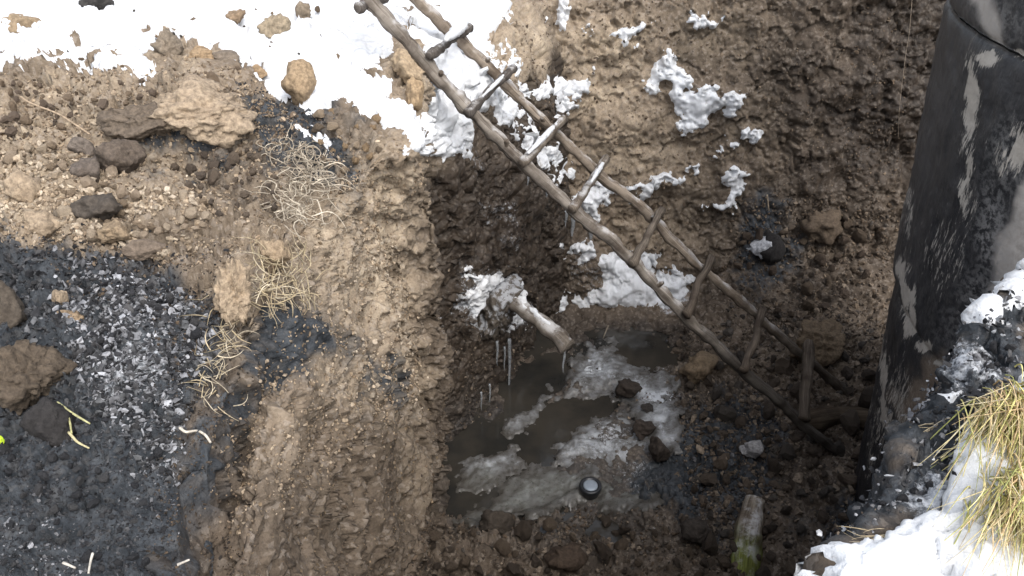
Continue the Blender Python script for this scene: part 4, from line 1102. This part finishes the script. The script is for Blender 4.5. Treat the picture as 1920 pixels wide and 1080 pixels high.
# canister standing in the shallow water
def lathe(name, prof, mat, parent, nseg=40):
    prof = np.array(prof); m = len(prof)
    a = np.linspace(0, 2 * math.pi, nseg, endpoint=False)
    V = np.stack([prof[:, None, 0] * np.cos(a), prof[:, None, 0] * np.sin(a), np.repeat(prof[:, 1:2], nseg, 1)], -1).reshape(-1, 3)
    idx = np.arange(m * nseg).reshape(m, nseg)
    fq = np.stack([idx[:-1], np.roll(idx, -1, 1)[:-1], np.roll(idx, -1, 1)[1:], idx[1:]], -1).reshape(-1, 4)
    return link(name, mesh_np(name, V, fq), mat, parent)
def simple(name, col, rough, metal=0.0, spec=.5):
    t = NT(name); t.b.inputs['Metallic'].default_value = metal
    n = t.noise(60, 4, .6)
    return t.done(t.mix(n, tuple(c * .8 for c in col), tuple(min(1, c * 1.2) for c in col)), rough, t.bump(n, .001, .3), spec)
M_blk = simple('black_plastic', (.018, .019, .022), .35)
M_sil = simple('grey_metal', (.30, .34, .39), .5, .3)
cP = pz(1107, 912, ZF + .07)
can = empty('canister', (cP[0], cP[1], ZF - .06), 'small round black canister with pale domed cap standing in the muddy water', 'canister')
rc = .062
lathe('body', [(.0, 0), (rc * .80, 0), (rc * .84, .02), (rc * .84, .10), (rc * .95, .112), (rc, .118)], M_blk, can)
lathe('collar', [(rc, .112), (rc * 1.04, .120), (rc * 1.04, .136), (rc * .98, .143), (rc * .76, .144), (rc * .70, .136), (rc * .66, .136)], M_blk, can)
lathe('cap', [(rc * .67, .134), (rc * .66, .141), (rc * .58, .1435), (rc * .3, .1455), (.0005, .146)], M_sil, can)

# ------------------------------------------------------------------ grass, straw, roots, twigs
def ribbons(name, strands, mat, label=None, cat=None, origin=None, **kw):
    """strands: list of (points (n,3), width, colour)"""
    vs, fs, ts = [], [], []; off = 0
    for P, wdt, col in strands:
        P = np.array(P); n = len(P)
        T = np.gradient(P, axis=0); T /= np.linalg.norm(T, axis=1)[:, None] + 1e-9
        A = np.cross(T, np.array([.3, .2, 1.0]) + rng.normal(size=3) * .3); A /= np.linalg.norm(A, axis=1)[:, None] + 1e-9
        B = np.cross(T, A)
        wd = wdt * np.interp(np.linspace(0, 1, n), [0, .5, 1], [1, .85, .2])[:, None]
        for ang in (0, 2.1, 4.2): vs.append(P + (A * math.cos(ang) + B * math.sin(ang)) * wd * .5)
        for i in range(n - 1):
            for k in range(3):
                a0, b0 = off + k * n + i, off + ((k + 1) % 3) * n + i
                fs.append((a0, b0, b0 + 1, a0 + 1))
        off += 3 * n
        ts.append(np.tile(np.array(tuple(col) + (1,)), (3 * n, 1)))
    V = np.concatenate(vs); o0 = np.array(origin if origin is not None else (0, 0, 0))
    o = link(name, mesh_np(name, V - o0, np.array(fs), {'tint': np.concatenate(ts)}), mat)
    o.location = tuple(o0)
    if label: o['label'] = label; o['category'] = cat
    for k, v in kw.items(): o[k] = v
    return o

def blade(base, dirv_, length, droop, n=7, curl=.1):
    t = np.linspace(0, 1, n)
    side = rng.normal(size=3) * curl
    return np.array(base) + np.outer(t * length, dirv_) + np.outer(t ** 2 * length * droop, [0, 0, -1]) + np.outer(t ** 2 * length, side)

def tussock(u0, v0, label, n, length, spread_px, lean, cols, width, droop=.55):
    P0, nn, d = hit(u0, v0)
    st = []
    for k in range(n):
        bu, bv = u0 + rng.normal() * spread_px[0], v0 + rng.normal() * spread_px[1]
        b = pd(bu, bv, d) + np.array([0, 0, .012])
        dv = np.array(lean) + rng.normal(size=3) * np.array([.09, .12, .09]); dv /= np.linalg.norm(dv)
        st.append((blade(b, dv, length * rng.uniform(.55, 1.1), droop * rng.uniform(.5, 1.4), curl=.16), width * rng.uniform(.6, 1.2), np.array(cols[rng.integers(len(cols))]) * rng.uniform(.75, 1.2)))
    ribbons('grass_tussock', st, M_straw, label, 'grass', P0)
YEL = [(.74,.66,.30),(.66,.62,.26),(.78,.69,.40),(.52,.55,.20),(.80,.72,.50),(.76,.58,.34)]
STR = [(.52,.44,.30),(.45,.37,.24),(.60,.53,.40)]
tussock(1905, 785, 'big yellow-green grass tussock hanging over the snow of the right bank', 1300, .40, (36, 24), (-.36, -.74, .72), YEL, .0046, .85)
tussock(1930, 940, 'lower yellow-green grass tussock under the big one on the right bank', 800, .26, (42, 26), (-.38, -.72, .72), YEL, .0042, .85)
tussock(1672, 1030, 'short straw tuft at the bottom of the right bank over the pit', 70, .09, (16, 12), (-.85, -.15, .30), STR, .0032, .35)
tussock(1748, 820, 'small straw tuft on the snowy edge of the right bank', 30, .085, (12, 14), (-.8, -.3, .3), STR, .0028, .4)

def tangle(px, n, spread, label, cols, ln, width, curl=.17):
    P0, nn, d0 = hit(*px[0])
    st = []
    for k in range(n):
        c = px[rng.integers(len(px))]
        u, v = c[0] + rng.normal() * spread, c[1] + rng.normal() * spread
        P, nn, d = hit(u, v)
        p = P + nn * rng.uniform(0, .03); dv = rng.normal(size=3); dv /= np.linalg.norm(dv); tw = rng.normal(size=3)
        pts_ = [p]
        for i in range(9):
            tw = tw + rng.normal(size=3) * .8
            dv = dv + np.cross(dv, tw) * curl; dv -= nn * min(0, 0) ; dv /= np.linalg.norm(dv)
            q = pts_[-1] + dv * ln / 9
            h = (q - P) @ nn
            if h < .004: q = q + nn * (.004 - h)
            if h > .05: q = q - nn * (h - .05)
            pts_.append(q)
        st.append((np.array(pts_), width * rng.uniform(.6, 1.3), np.array(cols[rng.integers(len(cols))]) * rng.uniform(.75, 1.15)))
    e = empty('dry_roots', tuple(P0), label, 'roots')
    o = ribbons('strands', st, M_straw, None, None, P0, kind='stuff')
    o.parent = e; o.location = (0, 0, 0)
RTS = [(.52,.46,.37),(.42,.36,.28),(.60,.54,.44)]
tangle([(545,300),(575,320),(590,350),(560,370),(585,310),(540,385),(560,410)], 170, 18, 'tangle of pale dry roots on the slope above the sandy face', RTS, .16, .0048)
tangle([(520,520),(500,540),(545,510),(490,560),(540,540),(510,500)], 110, 18, 'matted straw and roots beside the tall clay chunk', STR, .12, .0042, .06)
tangle([(420,660),(400,690),(430,640),(410,590),(405,740),(385,700)], 70, 16, 'loose straw bits along the edge of the crevice', STR, .075, .0034, .05)

def twig(pxs, lift, r, col, label, cat='twig'):
    pts_ = []
    for (u, v) in pxs:
        P, nn, d = hit(u, v); pts_.append(P + np.array([0, 0, lift]))
    o0 = tuple(pts_[0]); me = shift(tube_mesh('twig', pts_, r, tuple(c * 2.2 for c in col), nseg=7, lumps=.1, sub=6), o0)
    o = link('twig', me, M_straw); o.location = o0; o['label'] = label; o['category'] = cat
    at = me.attributes['tint']; at.data.foreach_set('color', np.tile(np.array(tuple(col) + (1,), np.float32), len(me.vertices)))
twig([(42,190),(60,202),(110,222),(140,240),(172,262)], .02, [.004,.003], (.40,.31,.22), 'long curved root lying across the upper left bank')
twig([(340,812),(352,820),(372,818),(388,826),(398,840)], .018, [.0035,.0028], (.55,.51,.44), 'pale bent twig at the rim of the crevice')
twig([(115,772),(140,790),(176,812)], .03, [.0035,.002], (.50,.49,.26), 'upper pale green stalk on black clod')
twig([(134,822),(150,840),(172,852)], .02, [.0035,.002], (.55,.50,.30), 'lower pale stalk hanging from black clod')
twig([(120,775),(136,800),(142,830)], .03, [.003,.002], (.45,.44,.22), 'crossing green stalk between other stalks on black clod')
twig([(178,1046),(174,1062),(170,1084)], .015, [.003,.002], (.55,.53,.48), 'white straw on charcoal at the bottom of the left bank')
twig([(122,1062),(145,1072)], .012, [.003,.002], (.50,.47,.42), 'short white straw beside the longer straw on charcoal')
twig([(335,1066),(358,1056)], .012, [.003,.002], (.50,.47,.42), 'short pale straw at the bottom of the crevice')
twig([(236,310),(236,336)], .02, [.0025,.002], (.42,.37,.30), 'tiny upright stalk on the dark slab of earth')
twig([(1437,372),(1440,402)], .03, [.006,.005], (.30,.25,.19), 'thin stick above the round black clod in the back wall')
twig([(1140,618),(1130,642)], .04, [.006,.004], (.22,.19,.15), 'thin stick leaning at the back edge of the water')
twig([(1280,362),(1240,342)], .04, [.007,.005], (.45,.40,.33), 'snowy stick poking from the back wall behind the ladder')

# hanging wire near the well
dw = hd(1700, 100) - .35
wp = [pd(1714, -60, dw), pd(1706, 50, dw), pd(1698, 105, dw), pd(1687, 195, dw), pd(1684, 260, dw + .12)]
o = link('wire', shift(tube_mesh('wire', wp, .0016, (.22, .18, .14), nseg=6, lumps=0), wp[0]), M_straw)
o.location = tuple(wp[0]); o['label'] = 'thin pale wire hanging down the dark back wall beside the well'; o['category'] = 'wire'

# bright scrap at the left edge
P, nn, d = hit(0, 828)
o = link('plastic_scrap', blob_mesh('plastic_scrap', (.010, .010, .013), 5, None, 3, .1), simple('neon_plastic', (.62, .85, .05), .4))
o.location = tuple(pd(-2, 826, d - .02)); o['label'] = 'tiny neon yellow plastic scrap on the charcoal at the picture edge'; o['category'] = 'scrap'
